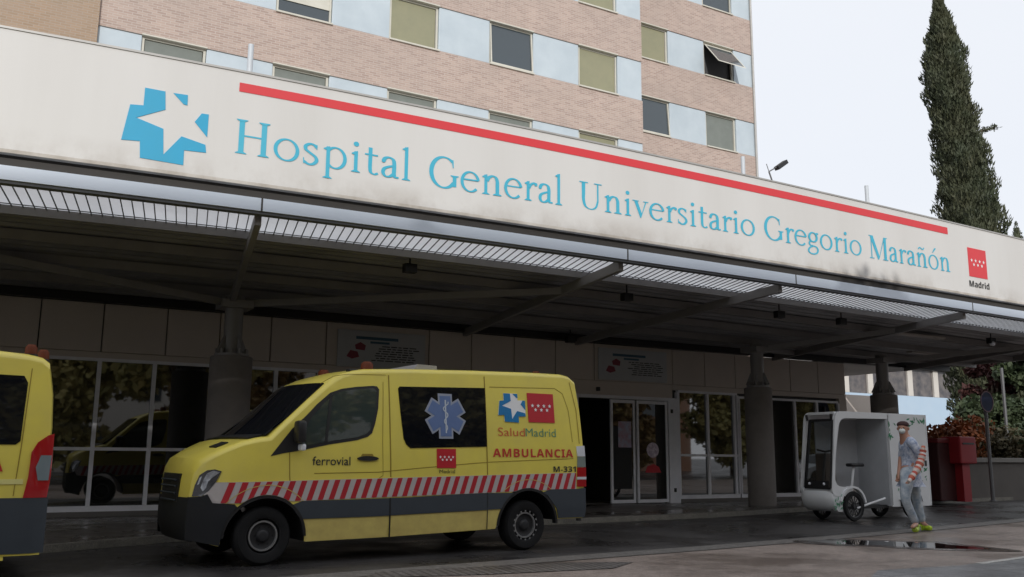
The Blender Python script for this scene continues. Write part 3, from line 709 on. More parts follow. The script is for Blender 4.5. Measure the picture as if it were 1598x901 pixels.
for s, pa, pb, pt in words:
    A = fas(*pa); B = fas(*pb); T = fas(*pt); cap = T[1]-A[1]
    x0, x1 = A[0], B[0]; pieces = []; adv = 0.0
    for ch in s:
        g_, w_g = glyph(ch)
        for v, f in g_: pieces.append(([Vector((p.x+adv, p.y)) for p in v], f))
        adv += w_g
    xa = min(p.x for v, f in pieces for p in v); xb = max(p.x for v, f in pieces for p in v); mb = MB()
    for k, (v, f) in enumerate(pieces):
        o_ = .006+.0011*(k % 6)
        vs = []
        for p in v:
            x = x0+(p.x-xa)/(xb-xa)*(x1-x0); vs.append(CP(x, o_, A[1]+p.y*cap+(x-x0)/(x1-x0)*(B[1]-A[1])))
        if len(f) == 1 and len(f[0]) > 4:
            tri = geometry.tessellate_polygon([[Vector((p.x, p.y, 0)) for p in v]]); f = [list(t) for t in tri]
        mb.add(vs, f)
    mb.build('lettering', M_cyan, cn)
ECR = 3.0025
EMB = [[(680, 412), (775, 430), (775, 515), (638, 552), (765, 605), (765, 725), (850, 640), (962, 680), (965, 717), (862, 705), (858, 775), (655, 740), (655, 662), (567, 655), (610, 490), (672, 495)],
       [(812, 437), (880, 447), (878, 495), (860, 490)], [(912, 572), (945, 533), (978, 538), (970, 645)]]
EMBF = [[fas(x/ECR, y/ECR) for x, y in p] for p in EMB]
mb = MB()
for p in EMBF: mb.prism(p, lambda a, b: CP(a, .008, b), lambda a, b: CP(a, .001, b))
mb.build('star_cross_emblem', mat('emblem_blue', (.02, .36, .60), .5, col2=(.03, .33, .52)), cn)
ex = [q[0] for p in EMBF for q in p]; ez = [q[1] for p in EMBF for q in p]
EMBN = [[((q[0]-min(ex))/(max(ex)-min(ex)), (q[1]-min(ez))/(max(ez)-min(ez))) for q in p] for p in EMBF]
def stars(mb, mp, x0, x1, z0, z1, rz):
    W = x1-x0; Hh = z1-z0
    def star(cx_, cz_, r):
        pts = []
        for k in range(10):
            a = math.pi/2+k*math.pi/5; rr = r if k % 2 == 0 else r*.45; pts.append((cx_+rr*math.cos(a), cz_+rr*math.sin(a)))
        mb.add([mp(*p) for p in pts]+[mp(cx_, cz_)], [[k, (k+1) % 10, 10] for k in range(10)])
    for i in range(4): star(x0+W*(.17+.22*i), z0+Hh*.57, rz)
    for i in range(3): star(x0+W*(.28+.22*i), z0+Hh*.43, rz)
tl = fas(1509, 386); br = fas(1541, 436.5)
m = MB(); m.prism([(tl[0], br[1]), (br[0], br[1]), (br[0], tl[1]), (tl[0], tl[1])], FP(.008), FP(.001)); m.build('flag_panel', M_red, cn)
m = MB(); stars(m, FP(.012), tl[0], br[0], br[1], tl[1], .045); m.build('flag_stars', M_white, cn)
m = MB(); q = fas(1513, 447); q2 = fas(1544, 452); q3 = fas(1513, 439)
fit_text(m, bold_sans('Madrid'), lambda x, z: CP(x, .008, z), q[0], q2[0], q[1], q3[1]+.02, capchar=bold_sans('H')); m.build('flag_caption', M_black, cn)
# grime patches along the bottom edge of the fascia
M_grime = mat('fascia_grime', (.60, .565, .52), .7, col2=(.34, .30, .25), ns=2.2, amt=1)
strip(.003, .001, 4.786, 4.83, 'grime_line', M_grime)
# things fixed to the canopy
def flood(u, v, Y, lab, kind=0):
    p = at(u, v, Y); p.z = zs_(Y)+.07
    o = empty('floodlight', p, label=lab, cat='lamp', group='small fittings hung under the canopy')
    m = MB(); m.box(-.11, .11, -.07, .07, -.2, -.05, .012); m.build('housing', M_blk, o)
    m = MB(); m.tube([(0, 0, -.06), (0, 0, .12)], .015, 6); m.build('bracket', M_blk, o)
    if kind:
        m = MB(); m.ball((-.02, -.04, -.2), .07, 8); m.build('dome', M_lampw, o, smooth=60)
flood(640, 405, 13.75, 'black floodlight under the canopy above the ambulance windscreen')
flood(978, 447, 14.0, 'black floodlight hanging right of the first long cross beam')
flood(1215, 465, 14.0, 'small black floodlight beside the head of the right concrete column')
flood(1312, 485, 14.0, 'black floodlight between the two right hand cross beams')
flood(1545, 513, 14.2, 'white domed camera under the canopy at its right end', 1)
flood(890, 532, 18.3, 'black floodlight close to the wall above the rear of the ambulance')
for u, v in ((1435, 514), (1500-50, 540)):
    p = at(u, v, 14.8 if v < 520 else 16.6); o = MB(); o.box(-.9, .9, -.09, .09, -.03, .03, .01)
    q = o.build('ceiling_batten', mat('batten_pale', (.45, .41, .38), .5)); q.location = (p.x, p.y, zs_(p.y)+.03)
    tag(q, 'long pale unlit batten light on the soffit, nearer the canopy front' if v < 520 else 'long pale unlit batten light on the soffit, deeper under the canopy', 'lamp', 'pale battens on the soffit')
for u, lab in ((392, 'pale vent pipe standing on the canopy above the letter H'), (1159, 'pale vent pipe on the canopy in front of the tower corner'), (1352, 'pale vent pipe on the canopy against the white sky')):
    p = at(u, {392: 70, 1159: 245, 1352: 290}[u], 14.2)
    o = empty('vent_pipe', (p.x, 14.2, 4.74), label=lab, cat='pipe', group='vent pipes on the canopy roof')
    m = MB(); m.tube([(0, 0, 0), (0, 0, p.z-4.74)], .045, 10); m.build('pipe', M_polew, o, smooth=50)
    m = MB(); m.lathe([(.11, 0), (.11, .05), (.05, .09)], n=12); m.build('base_collar', M_cap, o)
p = at(1197, 280, 27.0); o = empty('roof_lamp', (p.x, 24, 4.72), label='twin headed dark lamp on a thin mast beside the tower edge', cat='lamp')
p1 = at(1200, 268, 24.0); p2 = at(1226, 253, 24.0); p0 = at(1196, 256, 24.0)
L_ = lambda q: Vector((q.x-p.x, 0, q.z-4.72))
m = MB(); m.tube([(0, 0, 0), L_(p1)], .03, 8); m.tube([L_(p1), L_(p2)], .025, 6); m.tube([L_(p1), L_(p0)], .015, 6); m.build('mast', M_pole, o)
m = MB(); a_ = L_(at(1212, 263, 24)); b_ = L_(p2); m.bar(a_, b_, .22, .15); m.build('lamp_head', M_blk, o)
# ================================================================= VANS
def grid_skin(poly, S, off, step=.12, skirt=.012, yshift=0.0):
    """tessellated polygon (x,z) laid on the side y=S(x,z), off metres proud"""
    tri = geometry.tessellate_polygon([[Vector((p[0], p[1], 0)) for p in poly]])
    bm = bmesh.new(); vs = [bm.verts.new((p[0], 0, p[1])) for p in poly]
    for t in tri:
        try: bm.faces.new([vs[i] for i in t])
        except ValueError: pass
    xs = [p[0] for p in poly]; zs = [p[1] for p in poly]
    def cut(co, no):
        g = bm.verts[:]+bm.edges[:]+bm.faces[:]; bmesh.ops.bisect_plane(bm, geom=g, plane_co=co, plane_no=no, dist=1e-5)
    x = math.floor(min(xs)/step)*step+step
    while x < max(xs): cut((x, 0, 0), (1, 0, 0)); x += step
    z = math.floor(min(zs)/step)*step+step
    while z < max(zs): cut((0, 0, z), (0, 0, 1)); z += step
    bmesh.ops.recalc_face_normals(bm, faces=bm.faces)
    if skirt:
        ed = [e for e in bm.edges if e.is_boundary]
        r = bmesh.ops.extrude_edge_only(bm, edges=ed)
        new = set(v for v in r['geom'] if isinstance(v, bmesh.types.BMVert))
    else: new = set()
    bm.verts.ensure_lookup_table()
    out = []
    for v in bm.verts:
        x, z = v.co.x, v.co.z
        out.append(Vector((x, S(x, z)-off+(skirt+off if v in new else 0)+yshift, z)))
    idx = {v: i for i, v in enumerate(bm.verts)}
    fs = [[idx[v] for v in f.verts] for f in bm.faces]
    bm.free(); return out, fs
def arc(cx, cz, r, a0, a1, n=12): return [(cx+r*math.cos(R(a0+(a1-a0)*i/n)), cz+r*math.sin(R(a0+(a1-a0)*i/n))) for i in range(n+1)]
YN = [-1, -.992, -.975, -.95, -.92, -.9, -.8, -.6, -.35, 0, .35, .6, .8, .9, .92, .95, .975, .992, 1]
class Van:
    def __init__(s, root, outline, S, W, fil=.07, plan=.12):
        s.root = root; s.o = outline; s.S = S; s.W = W; s.fil = fil; s.plan = plan
    def P(s, pt, yn, off=0.0):
        x, z, kind, bow = pt; a = abs(yn)
        if kind == 't':
            xf = min(q[0] for q in s.o)
            if x < xf+.75: x += s.plan*a**3*max(0, (xf+.75-x)/.75)
            if a > .9: z -= s.fil*(1-math.sqrt(max(0, 1-((a-.9)/.1)**2)))
            x -= bow*(1-yn*yn); z += .02*(1-yn*yn)*(1 if bow < .1 else .3)
        elif kind == 'f': x += s.plan*a**3
        elif kind == 'r': x -= .04*a**8
        hw = s.W/2-s.S(max(min(x, 6), s.o[0][0] if False else x), z)
        return Vector((x, s.W/2-yn*hw, z))
    def shell(s, m_body, m_under):
        n = len(s.o); mb = MB()
        for yn in YN:
            for p in s.o: mb.v.append(s.P(p, yn))
        for k in range(len(YN)-1):
            for i in range(n):
                j = (i+1) % n; mb.f.append([k*n+i, k*n+j, (k+1)*n+j, (k+1)*n+i])
                mb.m.append(1 if s.o[i][2] == 'b' and s.o[j][2] == 'b' or (s.o[i][2] == 'b' and s.o[j][2] == 'a') or s.o[i][2] == 'a' else 0)
        side = [(s.P(p, 1).x, s.P(p, 1).z) for p in s.o]
        v, f = grid_skin(side, s.S, 0, skirt=0); mb.cm = 0; mb.add(v, f)
        mb.add([Vector((q.x, s.W-q.y, q.z)) for q in v], [t[::-1] for t in f])
        o = mb.build('body', [m_body, m_under], s.root, smooth=35)
        bm = bmesh.new(); bm.from_mesh(o.data); bmesh.ops.remove_doubles(bm, verts=bm.verts, dist=.0015); bmesh.ops.recalc_face_normals(bm, faces=bm.faces); bm.to_mesh(o.data); bm.free(); o.data.set_sharp_from_angle(angle=R(35))
        return o
    def skin(s, name, poly, m_, off=.004, parent=None, both=True, step=.12, skirt=.006, smooth=40):
        v, f = grid_skin(poly, s.S, off, step, skirt)
        if both: MB().add([Vector((q.x, s.W-q.y, q.z)) for q in v], [t[::-1] for t in f]).build(name, m_, parent or s.root, smooth=smooth)
        return MB().add(v, f).build(name, m_, parent or s.root, smooth=smooth)
    def patch(s, name, pts, y0, y1, m_, off=.006, ny=12, parent=None):
        """patch over outline points between yn=y0..y1, pushed outwards by off"""
        mb = MB(); k = len(pts); g = []
        for j in range(ny+1):
            yn = y0+(y1-y0)*j/ny; g.append([s.P(p, yn) for p in pts])
        out = []
        for j in range(ny+1):
            for i in range(k):
                a = g[j][min(i+1, k-1)]-g[j][max(i-1, 0)]; b = g[min(j+1, ny)][i]-g[max(j-1, 0)][i]
                nn = a.cross(b).normalized(); out.append((g[j][i], nn))
        c = Vector((2.0, s.W/2, 1.0)); sgn = 1 if (out[0][0]-c).dot(out[0][1]) > 0 else -1
        for q in (off, -.01):
            for p, nn in out: mb.v.append(p+nn*sgn*q)
        N = (ny+1)*k
        for j in range(ny):
            for i in range(k-1): mb.f.append([j*k+i, j*k+i+1, (j+1)*k+i+1, (j+1)*k+i]); mb.m.append(0)
        ring = [j*k for j in range(ny+1)]+[ny*k+i for i in range(1, k)]+[j*k+k-1 for j in range(ny-1, -1, -1)]+[i for i in range(k-2, 0, -1)]
        for a, b in zip(ring, ring[1:]+ring[:1]): mb.f.append([a, b, b+N, a+N]); mb.m.append(0)
        return mb.build(name, m_, parent or s.root, smooth=40)
def wheel(root, x, yin, side, r=.33, w=.225, slots=False):
    """side=+1: outer face towards local -y"""
    wh = empty('wheel', (x, yin, r)); wh.parent = root
    if side < 0: wh.rotation_euler = (0, 0, math.pi)
    m = MB(); m.lathe([(r*.62, .0), (r*.70, -.012), (r*.9, -.01), (r*.97, .02), (r, .05), (r, w-.05), (r*.95, w-.01), (r*.62, w)], ax='y', n=48, close=True)
    m.build('tyre', M_tyre, wh, smooth=50)
    m = MB(); m.lathe([(.001, .015), (r*.14, .012), (r*.20, .02), (r*.24, .05), (r*.42, .055), (r*.5, .035), (r*.585, .06), (r*.6, .005), (r*.63, .004)], ax='y', n=40); rim = m
    m = MB(); m.lathe([(r*.455, .05), (r*.46, .018), (r*.515, .018), (r*.52, .05)], ax='y', n=48); m.build('trim_ring', M_rimr, wh, smooth=45)
    m = rim; m.cm = 1 if slots else 2
    for k in range(16 if slots else 6):
        a = 2*math.pi*k/(16 if slots else 6); c, s_ = math.cos(a), math.sin(a)
        r0, r1 = (r*.53, r*.60) if slots else (r*.30, r*.34); t = .012
        m.add([(c*r0-s_*t, .004, s_*r0+c*t), (c*r0+s_*t, .004, s_*r0-c*t), (c*r1+s_*t, .004, s_*r1-c*t), (c*r1-s_*t, .004, s_*r1+c*t)], [[0, 1, 2, 3]])
    m.build('rim', [M_rimd, M_rimr, M_tyre], wh, smooth=45)
    return wh
def Sv(x, z):
    s = 0.0
    if z > 1.05: s += .12*((z-1.05)/1.2)**1.4
    if x < -.1: s += .60*(min(-x-.1, .9)/.9)**2.2
    if x > 4.6-.3+.3: s += .08*(min(x-4.6, .3)/.3)**2
    if z < .55: s += .02*((.55-z)/.3)
    return s-.02
W0 = gnd(410, 884); W1 = gnd(820, 859)
yaw = math.atan2(W1.y-W0.y, W1.x-W0.x)-R(.5)
NX = lambda x: x if x > -.5 else -.5+(x+.5)*.72
van = empty('ambulance', (W0.x, W0.y, 0), yaw, label='yellow ambulance van with red and white striped band parked in front of the doors', cat='ambulance')
out = []
def Bp(l, k, bow=0.0): 
    for x, z in l: out.append((x, z, k, bow))
Bp([(4.56, .40), (4.13, .40)], 'b'); Bp(arc(3.62, .34, .50, 5, 175, 14), 'a'); Bp([(3.11, .30), (2.97, .295), (1.56, .26), (.49, .25)], 'b')
Bp(arc(0.0, .30, .475, -5, 185, 14), 'a'); Bp([(-.49, .23), (-.85, .30)], 'b')
Bp([(-.97, .40), (-.985, .55), (-.985, .70), (-.98, .80), (-.965, .95), (-.95, 1.02)], 'f')
Bp([(-.935, 1.08)], 't', .0); Bp([(-.83, 1.185), (-.58, 1.285), (-.31, 1.39), (-.12, 1.435)], 't', .04); Bp([(0.03, 1.455)], 't', .16)
Bp([(.26, 1.68), (.50, 1.905), (.73, 2.115)], 't', .16); Bp([(.80, 2.17)], 't', .12); Bp([(.93, 2.24), (1.08, 2.285), (1.25, 2.315), (1.86, 2.35), (2.84, 2.385), (3.8, 2.41), (4.3, 2.415)], 't', .02); Bp([(4.43, 2.395), (4.52, 2.33)], 't')
Bp([(4.565, 2.20), (4.60, 1.90), (4.62, 1.44), (4.62, .82), (4.60, .45)], 'r')
out = [(NX(x), z, k, b) for x, z, k, b in out]
V = Van(van, out, Sv, 1.96, .06, .06)
V.shell(M_yel, M_blk)
# windscreen
V.patch('windscreen', [(-.02, 1.47, 't', .16), (.26, 1.69, 't', .16), (.50, 1.915, 't', .16), (.715, 2.11, 't', .16)], -.93, .93, M_vglass, .008)
V.patch('wiper_cowl', [(-.22, 1.425, 't', .07), (-.10, 1.452, 't', .12), (-.01, 1.475, 't', .16)], -.90, .90, M_blk, .006)
V.patch('bonnet_vent', [(NX(-.52), 1.315, 't', .04), (-.38, 1.372, 't', .04)], .52, .74, M_blk, .004, ny=4)
V.patch('grille', [(NX(-.985), .60, 'f', 0), (NX(-.985), .75, 'f', 0), (NX(-.972), .95, 'f', 0), (NX(-.955), 1.02, 'f', 0)], -.62, .62, M_blk, .012)
V.patch('front_bumper', [(NX(-.90), .28, 'f', 0), (NX(-.975), .40, 'f', 0), (NX(-.99), .55, 'f', 0), (NX(-.99), .66, 'f', 0), (NX(-.985), .76, 'f', 0)], -1, 1, M_bump, .010, ny=24)
for z in (.72, .80, .88, .95):
    pts = [V.P((NX(-1.0), z, 'f', 0), -.55+1.1*i/8)+Vector((-.012, 0, 0)) for i in range(9)]; MB().tube(pts, .012, 6).build('grille_bar', M_clay, van)
# side cladding and bands
archF = [(-.485, .24), (-.47, .38), (-.44, .505), (-.388, .596), (-.301, .69), (-.211, .74), (-.081, .775), (.054, .775), (.19, .73), (.315, .625), (.406, .51), (.459, .385), (.482, .25)]
archR = [(3.11, .30), (3.148, .427), (3.198, .558), (3.309, .675), (3.454, .757), (3.602, .80), (3.773, .785), (3.946, .715), (4.078, .575), (4.13, .41)]
V.skin('front_bumper_side', [(NX(a), b) for a, b in [(-.915, .30), (-.925, .42), (-.925, .60), (-.915, .765), (-.75, .774), (-.68, .80), (-.61, .705), (-.36, .69), (-.335, .66)]+[(-.388, .596), (-.44, .505), (-.47, .38), (-.485, .235)]], M_bump, .024)
V.skin('side_moulding', [(.315, .625), (.28, .665), (.427, .714), (.976, .718), (1.841, .732), (2.784, .764), (3.391, .763), (3.454, .757), (3.309, .675), (3.198, .558), (2.787, .544), (1.847, .525), (1.347, .512), (.438, .509), (.406, .51)], M_clay, .016)
V.skin('rear_bumper', [(4.13, .41), (4.10, .54), (3.946, .715), (3.86, .76), (4.0, .80), (4.44, .80), (4.60, .815), (4.605, .50), (4.585, .41)], M_clay, .014)
V.skin('lower_panel', [(.482, .25), (.459, .385), (.425, .505), (1.548, .512), (1.548, .262)], M_yel2, .006); V.skin('lower_panel', [(1.575, .263), (1.575, .513), (2.787, .54), (3.19, .55), (3.148, .427), (3.11, .305)], M_yel2, .006)
for (cx, cz, rr) in ((0, .30, .475), (3.62, .325, .485)):
    V.skin('wheel_arch_trim', arc(cx, cz, rr+.012, 2, 178, 20)+arc(cx, cz, rr-.022, 178, 2, 20), M_blk, .018, step=.3, skirt=.06)
wheel_y = .03
wheel(van, 0, wheel_y, 1); wheel(van, 3.62, wheel_y, 1, slots=True); wheel(van, 0, 1.96-wheel_y, -1); wheel(van, 3.62, 1.96-wheel_y, -1, slots=True)
# chequered band
def btop(x): return .930+.0185*(x+.6) if x < 4.44 else 1.02
def bbot(x):
    b = .70+.021*(x+.3) if x > -.3 else .70
    for cx, cz, rr in ((0, .30, .49), (3.62, .325, .497)):
        if abs(x-cx) < rr: b = max(b, cz+math.sqrt(rr*rr-(x-cx)**2))
    return b
x0, x1 = -.66, 4.44
xs_ = [-.60+.05*i for i in range(101)]; xs_ = [x for x in xs_ if x < x1]+[x1]
v, f = grid_skin([(-.60, .93), (-.67, .82), (-.62, .71)]+[(x, bbot(x)) for x in xs_[1:]]+[(x, btop(x)) for x in xs_[::-1][:-1]], Sv, .007, skirt=.004)
mb = MB(); mb.add(v, f); mf = MB(); mf.add([Vector((q.x, 1.96-q.y, q.z)) for q in v], f); mb.cm = mf.cm = 1
per = .1385; k = 0; x = -.50
while x < 4.36:
    w = .066; sk = .075
    pts = [(x-sk*(.0), bbot(x)+.004), (x+w, bbot(x+w)+.004), (min(x+w+sk, x1), btop(x+w+sk)-.004), (min(x+sk, x1), btop(x+sk)-.004)]
    if x < -.45: pts = [(p[0], p[1]) for p in pts]
    v, f = grid_skin(pts, Sv, .010, skirt=.004); mb.add(v, f); mf.add([Vector((q.x, 1.96-q.y, q.z)) for q in v], f); x += per
mb.build('reflective_band', [M_bandw, M_bandr], van); mf.build('reflective_band', [M_bandw, M_bandr], van)
def linebar(pts, w=.012, off=.0035, m_=M_seam, name='panel_seam'):
    mb = MB()
    for (xa, za), (xb, zb) in zip(pts, pts[1:]):
        L = math.hypot(xb-xa, zb-za); nx, nz = -(zb-za)/L*w/2, (xb-xa)/L*w/2; n = max(1, int(L/.15))
        for i in range(n):
            t0, t1 = i/n, (i+1)/n
            q = [(xa+(xb-xa)*t0+nx, za+(zb-za)*t0+nz), (xa+(xb-xa)*t0-nx, za+(zb-za)*t0-nz), (xa+(xb-xa)*t1-nx, za+(zb-za)*t1-nz), (xa+(xb-xa)*t1+nx, za+(zb-za)*t1+nz)]
            vs = [Vector((a, Sv(a, b)-off, b)) for a, b in q]; mb.add(vs, [[0, 1, 2, 3]])
    return mb.build(name, m_, van)
linebar([(.245, 1.27), (.255, 1.0), (.262, .94)]); linebar([(1.54, 2.25), (1.545, 1.5), (1.555, .98)], w=.016); linebar([(1.46, 2.16), (1.44, 1.4), (1.45, 1.0), (1.40, .97)], .007)
linebar([(2.975, 2.31), (2.965, 1.36), (2.97, 1.0)], w=.016); linebar([(1.55, .73), (1.56, .26)], .02, .018, M_blk); linebar([(2.965, .77), (2.97, .30)], .012, .018, M_blk)
linebar([(.554, 1.029), (1.388, 1.041), (1.831, 1.079), (2.779, 1.152), (3.081, 1.17), (4.40, 1.218)], .009)
linebar([(3.05, 2.17), (4.15, 2.20), (4.28, 2.13), (4.36, 1.9), (4.40, 1.45)], .009); linebar([(4.42, 2.30), (4.50, 1.9), (4.52, 1.43)], .012)
linebar([(.62, 2.10), (.80, 2.20), (1.0, 2.235), (1.5, 2.25)], .007)
linebar(arc(0, .30, .60, 25, 150, 14), .008, .012, M_yel2, 'arch_line'); linebar(arc(3.62, .325, .61, 35, 145, 14), .008, .012, M_yel2, 'arch_line')
# glazing
win = [(.017, 1.225), (.13, 1.37), (.265, 1.54), (.438, 1.70), (.583, 1.85), (.749, 1.993), (.901, 2.048), (1.107, 2.082), (1.326, 2.104), (1.375, 2.098), (1.402, 2.062), (1.385, 1.828), (1.343, 1.643), (1.298, 1.515), (1.237, 1.468), (1.1, 1.425), (.732, 1.368), (.411, 1.30), (.154, 1.257)]
V.skin('window_seal', win, M_blk, .005)
gl = [(.36, 1.335), (.44, 1.56), (.52, 1.70), (.66, 1.86), (.78, 1.965), (.915, 2.02), (1.11, 2.052), (1.32, 2.072), (1.362, 2.045), (1.35, 1.83), (1.308, 1.655), (1.265, 1.545), (1.22, 1.505), (1.1, 1.462), (.74, 1.405)]
V.skin('cab_window', gl, M_cglass, .012, step=.5)
V.skin('window_divider', [(.672, 1.40), (.708, 1.40), (.775, 1.97), (.735, 1.94)], M_blk, .016)
bw = [(1.69, 2.112), (2.972, 2.152), (2.965, 1.368), (1.822, 1.337), (1.768, 1.381), (1.732, 1.452), (1.694, 1.773), (1.668, 2.085)]
V.skin('side_window', bw, M_vglass, .008, step=.6)
V.skin('rear_side_window', [(3.05, 2.12), (3.051, 2.12), (3.052, 2.119)], M_yel, .001) if False else None
# mirror
m = MB(); m.box(.27, .38, -.20, -.02, 1.38, 1.64, .035); m.build('mirror', M_blk, van, smooth=40)
m = MB(); m.box(.33, .39, -.17, -.03, 1.29, 1.37, .02); m.build('mirror_glass', M_lampw, van)
m = MB(); m.box(.22, .40, 1.98, 2.2, 1.40, 1.66, .035); m.build('mirror', M_blk, van, smooth=40)
V.skin('door_handle', [(1.10, 1.21)]+[(1.24+.14*math.cos(R(a)), 1.205+.03*math.sin(R(a))) for a in range(160, -180, -20)], M_blk, .022, step=.5)
V.skin('handle_recess', [(1.15, 1.235), (1.32, 1.235), (1.30, 1.262), (1.17, 1.262)], M_seam, .0045, step=.5)
# lamps
hl = empty('headlight', (0, 0, 0)); hl.parent = van
V.skin('lens_housing', [(NX(a), b) for a, b in [(-.509, 1.055), (-.60, 1.075), (-.70, 1.065), (-.79, 1.01), (-.84, .90), (-.868, .775), (-.747, .778), (-.66, .84), (-.575, .94)]], M_lampb, .010, hl)
V.skin('reflector', [(NX(a), b) for a, b in [(-.53, 1.045), (-.62, 1.062), (-.70, 1.03), (-.74, .96), (-.77, .87), (-.74, .83), (-.70, .87), (-.68, .94), (-.62, .99)]], M_lampc, .014, hl)
V.skin('inner_lens', [(NX(a), b) for a, b in [(-.76, 1.0), (-.79, .98), (-.815, .90), (-.79, .91)]], M_lampc, .014, hl)
tlp = empty('tail_light', (0, 0, 0)); tlp.parent = van
V.skin('lamp_white_lens', [(4.47, 1.25), (4.605, 1.25), (4.60, 1.40), (4.46, 1.39)], M_lampw, .014, tlp)
V.skin('lamp_clear_lens', [(4.462, 1.10), (4.608, 1.10), (4.606, 1.245), (4.47, 1.245)], mat('smoke_lens', (.22, .26, .24), .2, coat=1), .014, tlp)
V.skin('lamp_red_lens', [(4.455, .83), (4.61, .83), (4.61, 1.095), (4.46, 1.095)], M_lampr, .016, tlp)
V.skin('lamp_reflector', [(4.455, .93), (4.61, .93), (4.61, .965), (4.455, .965)], M_lampw, .020, tlp)
# lettering and emblems
def SV(off=.010): return lambda x, z: Vector((x, Sv(x, z)-off, z))
def vtext(name, s, x0, x1, b, t, m_, **k):
    mb = MB(); fit_text(mb, s, SV(.008), x0, x1, b, t, **k); return mb.build(name, m_, van)
vtext('lettering', 'ferrovial', .527, 1.01, 1.125, 1.225, M_black, capchar='l', off=.006)
vtext('lettering', bold_sans('AMBULANCIA'), 3.055, 4.395, 1.235, 1.345, M_ored, capchar=bold_sans('H'), spacing=1.08)
vtext('lettering', 'Salud', 3.15, 3.585, 1.515, 1.625, M_salr, off=-.006); vtext('lettering', 'Madrid', 3.60, 4.11, 1.515, 1.625, M_salg, off=-.006)
vtext('lettering', bold_sans('M-331'), 4.045, 4.435, 1.035, 1.11, M_black, capchar=bold_sans('H'))
mb = MB(); ex0, ex1, ez0, ez1 = 3.165, 3.615, 1.70, 2.095
E = lambda p: (ex0+p[0]*(ex1-ex0), ez0+p[1]*(ez1-ez0))
cr = [EMBN[0][0], EMBN[1][1], (EMBN[1][1][0], EMBN[2][2][1]), EMBN[2][2]]+[EMBN[0][i] for i in (8, 9, 10, 11, 12, 13, 14, 15)]
mb.prism([E(p) for p in cr], SV(.008), SV(.001)); mb.build('emblem_star', M_white, van)
mb = MB()
for p in EMBN: mb.prism([E(q) for q in p], SV(.012), SV(.008))
mb.build('emblem_cross', M_logob, van)
def flagp(x0, x1, z0, z1, r):
    mb = MB(); mb.prism([(x0, z0), (x1, z0), (x1, z1), (x0, z1)], SV(.010), SV(.001)); mb.build('flag_panel', M_flag, van)
    mb = MB(); stars(mb, SV(.014), x0, x1, z0, z1, r); mb.build('flag_stars', M_white, van)
flagp(3.66, 4.105, 1.71, 2.115, .030); flagp(2.205, 2.485, 1.09, 1.333, .020)
mb = MB(); fit_text(mb, 'Madrid', SV(.008), 2.24, 2.47, 1.025, 1.07); mb.build('lettering', M_black, van)
# star of life
def rotp(pts, a, c=(2.343, 1.752)):
    return [(c[0]+p[0]*math.cos(a)-p[1]*math.sin(a), c[1]+p[0]*math.sin(a)+p[1]*math.cos(a)) for p in pts]
def hexstar(h, L):
    pts = []
    for k in range(6):
        a = k*math.pi/3; pts += rotp([(h, 0)] if False else [(h, L), (-h, L)], a, (0, 0)); 
        inner = (-h-0, h*math.tan(math.pi/3)); pts += rotp([(-h, h/math.tan(math.pi/6))], a, (0, 0))
    return [(2.343+p[0], 1.755+p[1]) for p in pts]
sl = empty('star_of_life', (0, 0, 0)); sl.parent = van
mb = MB(); mb.prism(hexstar(.105, .292), SV(.013), SV(.008)); mb.build('star_edge', M_starg, sl)
mb = MB(); mb.prism(hexstar(.080, .262), SV(.017), SV(.013)); mb.build('star_field', M_starb, sl)
mb = MB(); c = (2.343, 1.755)
mb.prism([(c[0]-.008, c[1]-.22), (c[0]+.008, c[1]-.22), (c[0]+.010, c[1]+.21), (c[0]-.010, c[1]+.21)], SV(.020), SV(.017))
pts = [(c[0]+(.018+.028*(i/14))*math.sin(i*1.05), c[1]-.19+.027*i) for i in range(15)]
for (a, b), (a2, b2) in zip(pts, pts[1:]):
    L = math.hypot(a2-a, b2-b); nx, nz = -(b2-b)/L*.007, (a2-a)/L*.007
    mb.add([SV(.022)(a+nx, b+nz), SV(.022)(a-nx, b-nz), SV(.022)(a2-nx, b2-nz), SV(.022)(a2+nx, b2+nz)], [[0, 1, 2, 3]])
mb.build('staff', M_starw, sl)
# roof equipment
def beacon(x, y, zt, r=.075, h=.12, root=van):
    b = empty('beacon', (x, y, zt)); b.parent = root
    m = MB(); m.lathe([(r*1.15, -.05), (r*1.15, .015), (r, .02)], n=16); m.build('beacon_base', M_blk, b)
    m = MB(); m.lathe([(r, .018), (r*.95, h*.75), (r*.6, h), (.001, h)], n=16); m.build('beacon_dome', M_amber, b, smooth=40)
beacon(1.31, .26, 2.30, .08, .12); beacon(1.31, 1.7, 2.30, .08, .12); beacon(3.97, .30, 2.40, .06, .05); beacon(3.97, 1.66, 2.40, .06, .05)
m = MB(); m.prism([(2.03, 2.33), (2.43, 2.33), (2.41, 2.445), (2.12, 2.45)], lambda a, b: (a, .42, b), lambda a, b: (a, 1.5, b)); m.build('roof_unit', mat('roof_unit_grey', (.34, .33, .34), .5), van)
m = MB(); m.box(1.03, 1.16, .18, .28, 2.26, 2.31, .01); m.build('antenna_foot', M_blk, van)
m = MB(); m.box(4.55, 4.62, .10, .12, .35, .55); m.build('mud_flap', M_blk, van)
